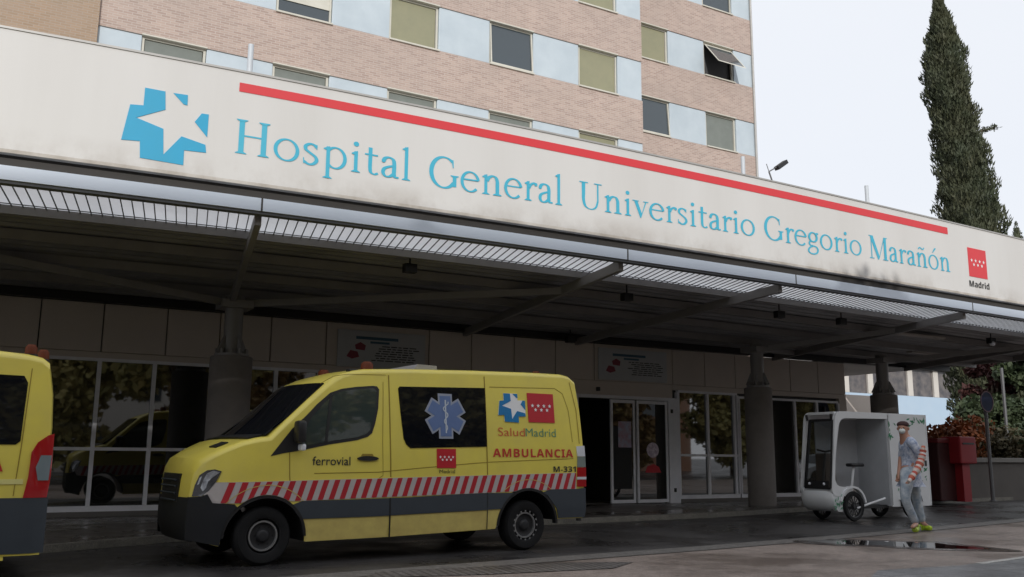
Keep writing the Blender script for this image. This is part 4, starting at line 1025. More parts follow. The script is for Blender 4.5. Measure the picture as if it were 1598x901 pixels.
# ---- second ambulance, tail end at the left edge
def S2(x, z):
    s = 0.0
    if z > 1.1: s += .08*((z-1.1)/1.1)**1.6
    if x > -.18: s += .06*((min(x, 0)+.18)/.18)**2
    if x < -4.9: s += .4*(min(-x-4.9, .9)/.9)**2.2
    return s
v2 = empty('ambulance', (.74, 10.62, 0), R(1.5), label='yellow and dark grey ambulance cut off by the left edge, tall red tail light showing', cat='ambulance')
o2 = []
def B2(l, k, bow=0.0):
    for x, z in l: o2.append((x, z, k, bow))
B2([(-.04, .24), (-.55, .24)], 'b'); B2(arc(-1.05, .33, .47, -8, 188, 14), 'a'); B2([(-1.6, .24), (-4.2, .24)], 'b'); B2(arc(-4.70, .33, .47, -8, 188, 14), 'a'); B2([(-5.25, .24), (-5.6, .28)], 'b')
B2([(-5.68, .40), (-5.68, .75), (-5.62, 1.05)], 'f'); B2([(-5.5, 1.18), (-5.1, 1.32)], 't', .03); B2([(-4.85, 1.40)], 't', .12); B2([(-4.1, 2.02)], 't', .1)
B2([(-3.85, 2.16), (-3.4, 2.26), (-2.0, 2.29), (-.6, 2.27), (-.3, 2.25)], 't', .01); B2([(-.17, 2.22), (-.10, 2.17)], 't')
B2([(-.06, 2.08), (-.02, 1.85), (0, 1.5), (0, .8), (-.01, .35)], 'r')
V2 = Van(v2, o2, S2, 2.0, .07)
V2.shell(M_yel, M_blk)
V2.patch('windscreen', [(-4.87, 1.43, 't', .12), (-4.5, 1.72, 't', .12), (-4.12, 2.03, 't', .12)], -.92, .92, M_vglass, .008)
V2.skin('side_window', [(-1.9, 1.33), (-.35, 1.325), (-.31, 1.36), (-.29, 1.95), (-.33, 2.02), (-1.9, 2.04)], M_vglass, .008, step=.5)
V2.skin('cab_window', [(-4.5, 1.45), (-3.3, 1.42), (-3.3, 2.0), (-3.9, 1.98)], M_vglass, .008, step=.5)
V2.skin('lower_cladding', [(-.005, .26), (-.55, .26), (-.585, .40), (-.66, .60), (-.80, .74), (-1.05, .81), (-1.3, .75), (-1.45, .62), (-1.52, .40), (-1.55, .26), (-4.15, .26), (-4.25, .55), (-4.45, .75), (-4.7, .81), (-4.95, .75), (-5.15, .55), (-5.25, .28), (-5.6, .3), (-5.6, .82), (-.25, .80), (-.005, .80)], M_clay, .010)
linebar_v = V2.skin('yellow_sill', [(-2.4, .20), (-.36, .20), (-.36, .235), (-2.4, .235)], M_yel, .012)
tl2 = empty('tail_light', (0, 0, 0)); tl2.parent = v2
V2.skin('lamp_red_lens', [(-.24, .80), (-.02, .80), (.0, 1.0), (.0, 1.44), (-.06, 1.42), (-.15, 1.35), (-.20, 1.25), (-.21, 1.0)], M_lampr, .014, tl2)
V2.skin('lamp_clear_lens', [(-.12, .97), (-.02, .97), (-.01, 1.22), (-.11, 1.22), (-.15, 1.1)], mat('smoke_lens_left', (.20, .25, .27), .2, coat=1), .020, tl2)
linep = V2.skin('panel_seam', [(-.33, .82), (-.322, .82), (-.292, 1.3), (-.26, 2.1), (-.268, 2.1), (-.302, 1.3)], M_seam, .004)
mb = MB(); fit_text(mb, bold_sans('AMBULANCIA'), lambda x, z: Vector((x, S2(x, z)-.012, z)), -1.75, -.44, 1.06, 1.19, capchar=bold_sans('H')); mb.build('lettering', M_ored, v2)
V2.skin('pale_label', [(-1.2, .93), (-.25, .935), (-.25, .985), (-1.2, .98)], mat('label_pale_yellow', (.72, .66, .25), .5), .008)
mb = MB(); fit_text(mb, 'SUMMA', lambda x, z: Vector((x, S2(x, z)-.012, z)), -1.3, -1.29, .9, .905) if False else None
for x in (-1.05, -4.70): wheel(v2, x, .04, 1); wheel(v2, x, 1.96, -1)
beacon(-.28, .22, 2.24, .06, .12, v2); beacon(-.14, .5, 2.22, .06, .12, v2)
m = MB(); m.box(.0, .03, .6, 1.4, 1.3, 1.35); m.build('rear_handle', M_blk, v2)
V2.patch('rear_window', [(-.025, 1.95, 'r', 0), (.0, 1.6, 'r', 0), (.004, 1.3, 'r', 0)], -.75, .75, M_vglass, .006)
# ================================================================= CARGO BIKE
BX, BY = 15.54, 13.06
bk = empty('cargo_bike', (BX, BY, 0), R(1.0), label='white four wheeled cargo bike with open cab and leafy green prints', cat='cargo bike')
bk.scale = (1, .80, 1)
def rr(pts, r=.1, n=5):
    out = []
    k = len(pts)
    for i, p in enumerate(pts):
        p = Vector(p); a = Vector(pts[i-1]); b = Vector(pts[(i+1) % k]); da = (a-p).normalized(); db = (b-p).normalized(); rad = min(r, (a-p).length/2.1, (b-p).length/2.1)
        q0 = p+da*rad; q1 = p+db*rad
        for j in range(n+1):
            t = j/n; out.append(tuple(q0*(1-t)**2+p*2*t*(1-t)+q1*t*t))
    return out
def hoop(y0, y1):
    # thick white frame seen from the side: up the front pillar, over the roof to the box
    m = MB(); wv = .10
    path = [(-.05, .60), (-.62, .62), (-.53, 1.30), (-.36, 2.10), (1.25, 2.14)]
    path = [Vector(p) for p in path]
    outer = [(-.62, .50), (-.50, 1.30), (-.38, 2.20), (1.30, 2.20), (1.30, 2.08), (-.26, 2.06), (-.44, 1.30), (-.50, .70), (-.10, .68), (.06, .60), (-.02, .50)]
    m.prism(rr(outer, .19), lambda a, b: (a, y0, b), lambda a, b: (a, y1, b)); return m
m = hoop(-.02, .06); m.build('near_hoop', M_bikew, bk, smooth=30)
m = hoop(.92, 1.0); m.build('far_hoop', M_bikew, bk, smooth=30)
m = MB(); m.box(-.34, 1.22, .062, .918, 2.13, 2.19, .01); m.build('roof', M_bikew, bk)
# nose
m = MB(); sec = [(-.58, .62), (-.63, .58), (-.66, .45), (-.60, .30), (-.45, .20), (-.30, .20), (-.30, .40), (-.25, .55), (-.30, .66)]
ys = [0.0, .06, .2, .5, .8, .94, 1.0]; n = len(sec)
for y in ys:
    e = abs(y-.5)*2; k = 1-.22*e**4
    for a, b in sec: m.v.append(Vector(((-.3+(a+.3)*k), y-.01, b)))
for j in range(len(ys)-1):
    for i in range(n): m.f.append([j*n+i, j*n+(i+1) % n, (j+1)*n+(i+1) % n, (j+1)*n+i]); m.m.append(0)
m.f += [list(range(n)), [(len(ys)-1)*n+i for i in range(n)]]; m.m += [0, 0]
m.build('nose', M_bikew, bk, smooth=40)
# windscreen with black rim, facing forwards (-x)
m = MB(); A = lambda y, z: Vector((-.60+.22*(z-.62)/1.5+.01, y, z))
def quadbar(p, q, w=.05):
    m.bar(p, q, w, w)
cs = [A(.02, .66), A(.84, .66), A(.80, 2.02), A(.06, 2.02)]
for a_, b_ in zip(cs, cs[1:]+cs[:1]): m.bar(a_, b_, .05, .05)
m.tube([A(.88, 2.02), (-.40, .90, 2.14)], .03, 8); m.tube([A(.12, 2.02), (-.40, .10, 2.14)], .03, 8)
m.build('screen_rim', M_blk, bk)
m = MB(); m.add([cs[0]+Vector((.01, 0, 0)), cs[1]+Vector((.01, 0, 0)), cs[2]+Vector((.01, 0, 0)), cs[3]+Vector((.01, 0, 0))], [[0, 1, 2, 3]])
def glassy():
    g = bpy.data.materials.new('clear_screen'); g.use_nodes = True; nt = g.node_tree; nt.nodes.clear(); N = nt.nodes.new
    o = N('ShaderNodeOutputMaterial'); t = N('ShaderNodeBsdfTransparent'); t.inputs[0].default_value = (.55, .6, .62, 1); gl_ = N('ShaderNodeBsdfGlossy'); gl_.inputs['Roughness'].default_value = .03; mx = N('ShaderNodeMixShader')
    mx.inputs[0].default_value = .16
    nt.links.new(t.outputs[0], mx.inputs[1]); nt.links.new(gl_.outputs[0], mx.inputs[2]); nt.links.new(mx.outputs[0], o.inputs[0]); return g
M_clear = glassy()
m.build('windscreen', M_clear, bk)
m = MB(); q = A(.5, .66); m.add([A(.08, .68)+Vector((-.02, 0, 0)), A(.82, .68)+Vector((-.02, 0, 0)), A(.82, .80)+Vector((-.02, 0, 0)), A(.08, .80)+Vector((-.02, 0, 0))], [[0, 1, 2, 3]]); m.build('light_strip', M_blk, bk)
m = MB(); m.ball((-.62, .2, .74), .03, 8); m.build('headlight', M_lampw, bk); m = MB(); m.ball((-.62, .66, .74), .03, 8); m.build('headlight', M_lampw, bk)
# cargo box: open front bay lined grey, closed rear panel
m = MB(); m.box(1.24, 2.52, -.02, .0, .26, 2.20, .004); m.build('side_panel', M_bikew, bk)
m = MB(); m.box(1.24, 2.52, 1.0, 1.02, .26, 2.20, .004); m.build('side_panel', M_bikew, bk)
m = MB(); m.box(2.53, 2.56, -.02, 1.02, .26, 2.20, .008); m.build('rear_door', M_bikew, bk)
m = MB(); m.box(1.24, 2.52, .002, .998, 2.15, 2.195); m.box(1.24, 2.52, .002, .998, .28, .32); m.build('box_top_and_floor', M_bikew, bk)
m = MB(); m.box(1.20, 1.236, .0, 1.0, .28, 2.10); m.build('bulkhead', M_bikei, bk)
m = MB(); m.box(-.10, 1.2, .955, .985, .62, 2.10); m.build('far_lining', M_bikei, bk)
m = MB(); m.box(-.5, 1.24, .10, .90, .24, .30); m.build('chassis', M_blk, bk)
def bwheel(x, y, r=.30):
    w = empty('wheel', (x, y, r)); w.parent = bk
    m = MB(); m.lathe([(r*.74, -.04), (r*.93, -.045), (r, 0), (r*.93, .045), (r*.74, .04)], ax='y', n=36, close=True); m.build('tyre', M_tyre, w, smooth=50)
    m = MB()
    for k in range(14):
        a = k*2*math.pi/14; m.bar((0, 0, 0), (math.cos(a)*r*.70, 0, math.sin(a)*r*.70), .016, .012, up=(0, 1, 0))
    m.lathe([(.045, -.04), (.05, 0), (.045, .04), (.001, .04)], ax='y', n=12); m.lathe([(.001, -.04), (.045, -.04)], ax='y', n=12); m.build('spokes', M_rimd, w)
    m = MB(); m.lathe([(r*.68, -.03), (r*.75, -.042), (r*.75, .042), (r*.68, .03)], ax='y', n=36, close=True); m.build('rim', M_rimd, w, smooth=50)
bwheel(0, -.04); bwheel(0, .96); bwheel(1.84, -.05, .30); bwheel(1.84, .96, .30)
m = MB(); m.lathe([(.36, -.06), (.37, .1)], (0, 0, .30), 'y', 36)
for (cx, y0) in ((0.0, -.06), (1.84, -.075)):
    mb = MB(); pts = arc(cx, .30, .355, 10, 165, 14); po = arc(cx, .30, .40, 165, 10, 14)
    mb.prism(pts+po, lambda a, b, y0=y0: (a, y0, b), lambda a, b, y0=y0: (a, y0+.12, b)); mb.build('mudguard', M_bikew, bk)
m = MB(); m.box(1.50, 2.20, -.026, -.021, .27, .62); m.build('wheel_well', M_blk, bk)
m = MB(); m.box(1.245, 1.26, -.0235, -.0205, .30, 2.16); m.build('panel_joint', M_pole, bk)
m = MB(); m.box(2.40, 2.46, -.04, -.021, 1.1, 1.22, .006); m.build('latch', M_blk, bk)
# saddle, stem, crossbar, front fixtures
m = MB(); m.tube([(.42, .45, .5), (.55, .45, 1.08)], .03, 8); m.tube([(-.1, .45, .55), (.3, .45, .60)], .03, 8); m.tube([(.1, -.03, .26), (1.0, -.03, .44)], .024, 8); m.build('seat_post', M_bikew, bk, smooth=40)
m = MB(); m.box(.40, .80, .34, .56, 1.08, 1.15, .03); m.build('saddle', M_blk, bk, smooth=50)
m = MB(); m.tube([(-.45, .45, .6), (-.30, .45, 1.35)], .03, 8); m.tube([(-.28, .18, 1.42), (-.3, .45, 1.38), (-.28, .72, 1.42)], .02, 8); m.build('handlebar', M_blk, bk, smooth=40)
m = MB(); m.box(-.22, .10, .55, .88, .62, 1.35, .03); m.build('back_cushion', mat('brown_cushion', (.09, .065, .05), .8), bk)
m = MB(); m.tube([(.30, .2, .30), (.30, .3, .34)], .02, 6); m.box(.2, .4, .02, .14, .33, .35); m.box(.22, .42, .5, .62, .22, .24); m.build('pedals', M_blk, bk)
# leafy prints
mb = MB(); rnd = random.Random(11)
def leaf(cx, cz, L, a, mp, w=.3):
    pts = [(0, 0), (.3, w*.5), (.6, w*.45), (1, 0), (.6, -w*.45), (.3, -w*.5)]
    mb.add([mp(cx+L*(p[0]*math.cos(a)-p[1]*math.sin(a)), cz+L*(p[0]*math.sin(a)+p[1]*math.cos(a))) for p in pts], [[0, 1, 2, 3, 4, 5]])
SP = lambda x, z: (x, -.026, z)
for (c0, c1, n_, sx, sz) in ((2.15, 2.02, 14, .34, .09), (1.36, 1.85, 8, .08, .25), (2.25, .95, 22, .2, .28), (1.55, .80, 8, .15, .15)):
    for _ in range(n_): leaf(c0+rnd.uniform(-sx, sx), c1+rnd.uniform(-sz, sz), rnd.uniform(.07, .15), rnd.uniform(0, 6.28), SP)
mb.build('leaf_print', M_leafp, bk)
mb = MB()
for _ in range(16): leaf(rnd.uniform(-.55, -.28), rnd.uniform(.28, .5), rnd.uniform(.06, .12), rnd.uniform(0, 6.28), lambda x, z: (x, -.04, z))
mb.build('nose_print', mat('green_print_pale', (.10, .30, .18), .5), bk)
# ================================================================= PERSON
def skinned(name, joints, edges, m_, parent, levels=2, root=None):
    names = list(joints); me = bpy.data.meshes.new(name)
    me.from_pydata([joints[k][0] for k in names], [(names.index(a), names.index(b)) for a, b in edges], [])
    o = bpy.data.objects.new(name, me); COL.objects.link(o)
    sm = o.modifiers.new('s', 'SKIN'); sm.use_smooth_shade = True
    sv = me.skin_vertices[0].data
    for i, k in enumerate(names):
        r = joints[k][1]; sv[i].radius = r if isinstance(r, tuple) else (r, r); sv[i].use_root = (k == (root or names[0]))
    ss = o.modifiers.new('u', 'SUBSURF'); ss.levels = ss.render_levels = levels
    dg = bpy.context.evaluated_depsgraph_get(); dg.update()
    m2 = bpy.data.meshes.new_from_object(o.evaluated_get(dg)); bpy.data.objects.remove(o); bpy.data.meshes.remove(me)
    m2.materials.clear(); m2.materials.append(m_); m2.name = name
    for p in m2.polygons: p.use_smooth = True
    q = bpy.data.objects.new(name, m2); COL.objects.link(q); q.parent = parent; return q
PY = 10.75
pb = gnd(1432, 828)
pr = empty('person', (pb.x, PY, 0), label='person in face mask, patterned shirt, washed jeans and neon shoes leaning beside the cargo bike', cat='person')
def J(u, v, dy=0.0):
    q = at(u, v, PY+dy); return Vector((q.x-pb.x, dy, q.z))
zf = .06
body = {
 'pelvis': (J(1420, 738), (.15, .13)), 'waist': (J(1421, 724), (.135, .115)), 'chest': (J(1420, 704), (.17, .14)), 'neck0': (J(1414, 687), (.09, .09)), 'neck': (J(1411, 680), .066), 'skull': (J(1409, 669), (.092, .105)), 'top': (J(1408, 660), .085),
 'shN': (J(1424, 691, -.20), .075), 'elN': (J(1437, 716, -.26), .052), 'wrN': (J(1424, 742, -.30), .036), 'haN': (J(1420, 749, -.30), .040),
 'shF': (J(1411, 692, .18), .072), 'elF': (J(1406, 717, .16), .050), 'wrF': (J(1403, 738, .10), .035), 'haF': (J(1402, 745, .08), .038),
 'hipN': (J(1416, 746, -.10), .105), 'knN': (J(1412, 779, -.14), .072), 'anN': (J(1430, 818, -.16), .046), 'toN': (J(1423, 823, -.30), .03),
 'hipF': (J(1425, 746, .10), .105), 'knF': (J(1430, 779, .10), .070), 'anF': (J(1440, 817, .06), .046), 'toF': (J(1449, 822, -.06), .03)}
ed = [('pelvis', 'waist'), ('waist', 'chest'), ('chest', 'neck0'), ('neck0', 'neck'), ('neck', 'skull'), ('skull', 'top'), ('neck0', 'shN'), ('shN', 'elN'), ('elN', 'wrN'), ('wrN', 'haN'), ('neck0', 'shF'), ('shF', 'elF'), ('elF', 'wrF'), ('wrF', 'haF'),
      ('pelvis', 'hipN'), ('hipN', 'knN'), ('knN', 'anN'), ('anN', 'toN'), ('pelvis', 'hipF'), ('hipF', 'knF'), ('knF', 'anF'), ('anF', 'toF')]
# fingers as short chains
for h, hn in (('haN', 'N'), ('haF', 'F')):
    hp = body[h][0]; dr = (hp-body['wr'+hn][0]).normalized()
    for i, (dx, ln) in enumerate(((-.03, .055), (-.01, .065), (.012, .062), (.032, .05))):
        a_ = hp+Vector((0, dx, 0))+dr*.03; b_ = a_+dr*ln*.6+Vector((-.008, 0, 0)); c_ = b_+dr*ln*.4+Vector((-.02, 0, 0))
        body['f%s%da' % (hn, i)] = (a_, .011); body['f%s%db' % (hn, i)] = (b_, .0095); body['f%s%dc' % (hn, i)] = (c_, .008)
        ed += [(h, 'f%s%da' % (hn, i)), ('f%s%da' % (hn, i), 'f%s%db' % (hn, i)), ('f%s%db' % (hn, i), 'f%s%dc' % (hn, i))]
    a_ = hp+Vector((-.03, -.03, .0)); body['t%s' % hn] = (a_, .012); body['u%s' % hn] = (a_+dr*.04+Vector((-.015, -.01, 0)), .010); ed += [(h, 't%s' % hn), ('t%s' % hn, 'u%s' % hn)]
skinned('body', body, ed, M_skin, pr)
def sub(keys, sc, ext=None):
    d_ = {}
    for k in keys:
        p, r = body[k]; r = tuple(x*sc for x in r) if isinstance(r, tuple) else r*sc; d_[k] = (p.copy(), r)
    return d_
sh = sub(['pelvis', 'waist', 'chest', 'neck0', 'shN', 'elN', 'shF', 'elF'], 1.16); sh['pelvis'] = (sh['pelvis'][0]+Vector((0, 0, -.06)), (.185, .17))
sh['hem'] = (body['pelvis'][0]+Vector((0, 0, -.13)), (.155, .15))
skinned('shirt', sh, [('hem', 'pelvis'), ('pelvis', 'waist'), ('waist', 'chest'), ('chest', 'neck0'), ('neck0', 'shN'), ('shN', 'elN'), ('neck0', 'shF'), ('shF', 'elF')], M_shirt, pr)
je = sub(['pelvis', 'hipN', 'knN', 'anN', 'hipF', 'knF', 'anF'], 1.2); je['pelvis'] = (je['pelvis'][0]+Vector((0, 0, .0)), (.175, .16)); je['anN'] = (je['anN'][0]+Vector((0, 0, .0)), .066); je['anF'] = (je['anF'][0]+Vector((0, 0, .0)), .066)
je['band'] = (body['pelvis'][0]+Vector((0, 0, .14)), (.14, .13))
skinned('jeans', je, [('band', 'pelvis'), ('pelvis', 'hipN'), ('hipN', 'knN'), ('knN', 'anN'), ('pelvis', 'hipF'), ('hipF', 'knF'), ('knF', 'anF')], M_jeans, pr)
for s in 'NF':
    a_ = body['an'+s][0]; t_ = body['to'+s][0]; d_ = (t_-a_); d_.z = 0; d_.normalize(); g0 = Vector((a_.x, a_.y, .062))
    skinned('shoe', {'h': (g0-d_*.05, .052), 'm': (g0+d_*.07, .054), 't': (g0+d_*.19, (.050, .042)), 'c': (g0+Vector((0, 0, .07)), .058)}, [('h', 'm'), ('m', 't'), ('h', 'c')], M_neon, pr, root='h')
hd = body['skull'][0]
fd = (C0-Vector((pb.x, PY, 1.8))); fd.z = 0; fd.normalize(); fd = (fd+Vector((-.5, 0, 0))).normalized(); sd = Vector((-fd.y, fd.x, 0))
def HP(f, s_, z): return hd+fd*f+sd*s_+Vector((0, 0, z))
m = MB(); m.ball(tuple(HP(-.018, 0, .068)), .104, 10, (1, 1, .62)); m.build('hair', M_hair, pr, smooth=60)
m = MB(); m.ball(tuple(HP(.075, 0, -.045)), .058, 9, (.95, .95, .85)); m.build('face_mask', M_mask, pr, smooth=60)
for s_ in (-.034, .034): MB().ball(tuple(HP(.090, s_, .008)), .010, 6).build('eye', M_blk, pr)
m = MB(); m.ball(tuple(HP(.10, 0, -.01)), .016, 6, (1, 1, 1.5)); m.build('nose', M_skin, pr)
for s_ in (-.092, .092): MB().ball(tuple(HP(-.01, s_, -.005)), .024, 6, (.6, .6, 1.2)).build('ear', M_skin, pr)
# striped cloth carried at the near side
scl = empty('striped_cloth', (pb.x, PY-.38, 0), label='red and white striped cloth hanging over the arm of the masked person', cat='cloth')
mb = MB(); A0 = at(1441, 696, PY-.38); A1 = at(1418, 752, PY-.38); n = 16; k_ = []
for i in range(n):
    t0, t1 = i/n, (i+1)/n
    a_ = A0.lerp(A1, t0); b_ = A0.lerp(A1, t1); off = Vector((pb.x, PY-.38, 0)); bulge = Vector((.10*math.sin(math.pi*t0), 0, 0)); b2 = Vector((.10*math.sin(math.pi*t1), 0, 0))
    mb.cm = i % 2; r0 = .030+.024*math.sin(math.pi*t0)+.010*(i % 3); r1 = .032+.024*math.sin(math.pi*t1)
    mb.tube([a_-off+bulge, b_-off+b2], [r0, r1], 10, cap=(i in (0, n-1)))
mb.build('cloth', [M_stripr, M_stripw], scl, smooth=40)
# ================================================================= RIGHT SIDE
def shrub(name, c, rad, h, m_, lab, cat, n=1400, seed=1, group=None, trunk=True, ls=.10):
    rnd = np.random.RandomState(seed); o = empty(name, c, label=lab, cat=cat, group=group)
    lobes = []
    for i in range(9):
        a = rnd.uniform(0, 6.28); r = rnd.uniform(.1, .65)*rad; lobes.append((r*math.cos(a), r*math.sin(a), h*rnd.uniform(.45, .85), rad*rnd.uniform(.35, .6), h*rnd.uniform(.18, .3)))
    v = []; f = []
    for i in range(n):
        L = lobes[rnd.randint(9)]; d_ = rnd.normal(size=3); d_ /= np.linalg.norm(d_); k = rnd.uniform(.55, 1.08)
        p = np.array([L[0]+d_[0]*L[3]*k, L[1]+d_[1]*L[3]*k, max(.05, L[2]+d_[2]*L[4]*k)])
        a = rnd.normal(size=3); a /= np.linalg.norm(a); b = np.cross(a, rnd.normal(size=3)); b /= np.linalg.norm(b)
        s = ls*rnd.uniform(.6, 1.4); q = len(v); v += [p-a*s, p+b*s*.5, p+a*s, p-b*s*.5]; f.append([q, q+1, q+2, q+3])
    mkobj('foliage', v, f, m_, o)
    if trunk:
        m = MB(); m.tube([(0, 0, -.02), (.03*rad, 0, h*.4), (0, .05*rad, h*.75)], [rad*.09, rad*.06, rad*.02], 8)
        for L in lobes[:5]: m.tube([(0, 0, h*.3), (L[0], L[1], L[2])], [rad*.045, rad*.012], 6)
        m.build('trunk', M_bark, o, smooth=60)
    return o
def clumped(name, c, h, r, m_, lab, cat, seed, group=None, n=5200, ls=.17, trunkr=.22, lowf=.3):
    """broad tree: trunk, limbs and a crown of leaf faces in many clumps"""
    rnd = np.random.RandomState(seed); o = empty(name, c, label=lab, cat=cat, group=group)
    m = MB(); m.tube([(0, 0, -.05), (.05, .03, h*.25), (-.1, .1, h*.5), (.1, 0, h*.8)], [trunkr*1.25, trunkr, trunkr*.7, trunkr*.2], 10)
    cl = []
    for i in range(34):
        z = h*rnd.uniform(lowf, .97); e = math.sqrt(max(.02, 1-((z/h-.62)/.42)**2)); a = rnd.uniform(0, 6.28); rr_ = r*e*rnd.uniform(.25, .85)
        cl.append((rr_*math.cos(a), rr_*math.sin(a), z, r*rnd.uniform(.2, .36)))
        if i < 16: m.tube([(0, 0, max(h*.2, z*.6-.5)), (cl[-1][0]*.5, cl[-1][1]*.5, z*.85), cl[-1][:3]], [trunkr*.4, trunkr*.2, trunkr*.06], 6)
    m.build('trunk', M_bark, o, smooth=60)
    k = rnd.randint(0, 34, n); C = np.array(cl)[k]; d_ = rnd.normal(size=(n, 3)); d_ /= np.linalg.norm(d_, axis=1)[:, None]
    p = C[:, :3]+d_*C[:, 3:4]*rnd.uniform(.45, 1.1, (n, 1))*np.array([1, 1, .8])
    a = rnd.normal(size=(n, 3)); a /= np.linalg.norm(a, axis=1)[:, None]; b = np.cross(a, rnd.normal(size=(n, 3))); b /= np.linalg.norm(b, axis=1)[:, None]
    s = ls*rnd.uniform(.6, 1.5, (n, 1)); V_ = np.stack([p-a*s, p+b*s*.6, p+a*s, p-b*s*.6], 1).reshape(-1, 3)
    mkobj('crown', V_, np.arange(4*n).reshape(-1, 4).tolist(), m_, o); return o
def cypress(c, h, prof, lab, seed, n=42000, group=None):
    rnd = np.random.RandomState(seed); o = empty('cypress_tree', c, label=lab, cat='tree', group=group)
    m = MB(); m.tube([(0, 0, -.05), (0, 0, h*.9)], [.35, .03], 10); m.build('trunk', M_bark, o)
    zs = [p[0] for p in prof]; rs = [p[1] for p in prof]; xo = [p[2] for p in prof]
    z = rnd.uniform(0, 1, n)**1.15*h*.995+.1; a = rnd.uniform(0, 2*math.pi, n); R0 = np.interp(z, zs, rs); X0 = np.interp(z, zs, xo)
    lump = 1+.10*np.sin(a*5+z*1.7)+.09*np.sin(a*3-z*2.9+1)+.06*np.sin(z*5.1+a*2)
    k = R0*lump*rnd.uniform(.72, 1.03, n)
    p = np.stack([X0+k*np.cos(a), k*np.sin(a), z], 1); out_ = np.stack([np.cos(a), np.sin(a), np.zeros(n)], 1)
    up = out_*rnd.uniform(.15, .6, (n, 1))+np.array([0, 0, 1.0])+rnd.normal(size=(n, 3))*.28; up /= np.linalg.norm(up, axis=1)[:, None]
    sd_ = np.cross(up, rnd.normal(size=(n, 3))); sd_ /= np.linalg.norm(sd_, axis=1)[:, None]
    L = rnd.uniform(.12, .30, (n, 1)); w = L*rnd.uniform(.16, .3, (n, 1)); tip = np.clip(R0[:, None]*2, .1, 1); L = L*(.4+.6*tip)
    V_ = np.stack([p-up*L*.4, p+sd_*w, p+up*L, p-sd_*w], 1).reshape(-1, 3)
    v = V_.tolist(); f = np.arange(4*n).reshape(-1, 4).tolist()
    # inner mass
    q = len(v); nn = 14; zz = np.linspace(.2, h*.97, 22)
    for zi in zz:
        r_ = np.interp(zi, zs, rs)*.74; x_ = np.interp(zi, zs, xo)
        for j in range(nn):
            aa = j*2*math.pi/nn; rj = r_*(1+.12*math.sin(aa*5+zi*1.7)); v.append([x_+rj*math.cos(aa), rj*math.sin(aa), zi])
    for i in range(21):
        for j in range(nn): f.append([q+i*nn+j, q+i*nn+(j+1) % nn, q+(i+1)*nn+(j+1) % nn, q+(i+1)*nn+j])
    mkobj('crown', v, f, M_cyp, o); return o
CY = 34.0
def cpx(u, v): q = at(u, v, CY); return q
base = cpx(1512, 360); tip_ = cpx(1463, -6)
trace = [(-6, 1460, 1466), (60, 1450, 1491), (100, 1441, 1506), (150, 1444, 1512), (185, 1450, 1525), (205, 1452, 1528), (240, 1451, 1545), (290, 1455, 1556), (340, 1456, 1571), (370, 1457, 1576)]
prof = [(0, 2.0, 0), (6, 2.6, 0)]
cx0 = cpx(1518, 360).x
for v_, ul, ur in trace[::-1]:
    l_, r_ = cpx(ul, v_), cpx(ur, v_); prof.append(((l_.z+r_.z)/2, (r_.x-l_.x)/2*(.49+.20*min(1, max(0, (250-v_)/250))), (l_.x+r_.x)/2-cx0))
prof[0] = (0, prof[2][1]*.9, 0); prof[1] = (6, prof[2][1]*1.05, 0)
cyp = cypress((cx0, CY, 0), prof[-1][0], prof, 'tall dark cypress rising above the right end of the canopy', 5)
q0 = cpx(1522, 207); q1 = cpx(1540, 203); q2 = cpx(1556, 198)
m = MB(); m.tube([(q0.x-cx0, 0, q0.z), (q1.x-cx0, 0, q1.z), (q2.x-cx0, 0, q2.z)], [.09, .07, .03], 6); m.build('bare_branch', M_bark, cyp)
rnd = np.random.RandomState(2); v = []; f = []
for i in range(160):
    t = rnd.uniform(.2, 1); p = Vector((q0.x-cx0, 0, q0.z)).lerp(Vector((q2.x-cx0, 0, q2.z)), t)+Vector(rnd.normal(size=3)*.09); a_ = Vector(rnd.normal(size=3)).normalized()*.12; b_ = Vector(rnd.normal(size=3)).normalized()*.05
    k = len(v); v += [p-a_, p+b_, p+a_, p-b_]; f.append([k, k+1, k+2, k+3])
mkobj('branch_tuft', v, f, M_cyp, cyp)
CY2 = 60.0
q = at(1585, 345, CY2); cypress((q.x, CY2, 0), q.z, [(0, 1.6, 0), (q.z*.6, 1.4, 0), (q.z*.9, .75, 0), (q.z, .05, 0)], 'small distant conifer tip just right of the tall cypress', 8, n=4000)
# far pale building
YFB = 55.0
l_ = at(1290, 640, YFB).x; r_ = at(1506, 640, YFB).x; zt = at(1450, 578, YFB).z
fbld = empty('pale_building', (l_, YFB, 0), label='distant pale building with a row of windows over a light blue band', cat='building')
wb = r_-l_; zbt = at(1450, 620, YFB).z; 
m = MB(); m.box(0, wb, 0, 12, 0, zbt-.02-3.0); m.box(0, wb, .3, 12, zbt-3.02, zt+1.8); m.build('wall', M_pale, fbld)
m = MB(); m.box(-.3, wb+.3, -.5, 12.2, zt, zt+.55); m.build('eaves', M_pale, fbld)
m = MB(); m.box(0, wb, -.05, .28, zbt-3.0, zbt); m.build('blue_band', M_blueband, fbld)
k = 0; xx = 0
posts = [at(u, 600, YFB).x-l_ for u in (1320, 1358, 1420, 1460, 1502)]
for x in posts: MB().box(x-.35, x+.35, -.06, .28, zbt+.01, zt-.01).build('pilaster', M_pale, fbld)
for a_, b_ in zip(posts, posts[1:]):
    m = MB(); m.box(a_+.36, b_-.36, .1, .2, zbt+.02, zt-.03); m.build('window', mat('curtained_window', (.16, .14, .13), .3, col2=(.04, .04, .05), ns=1.3, amt=1), fbld)
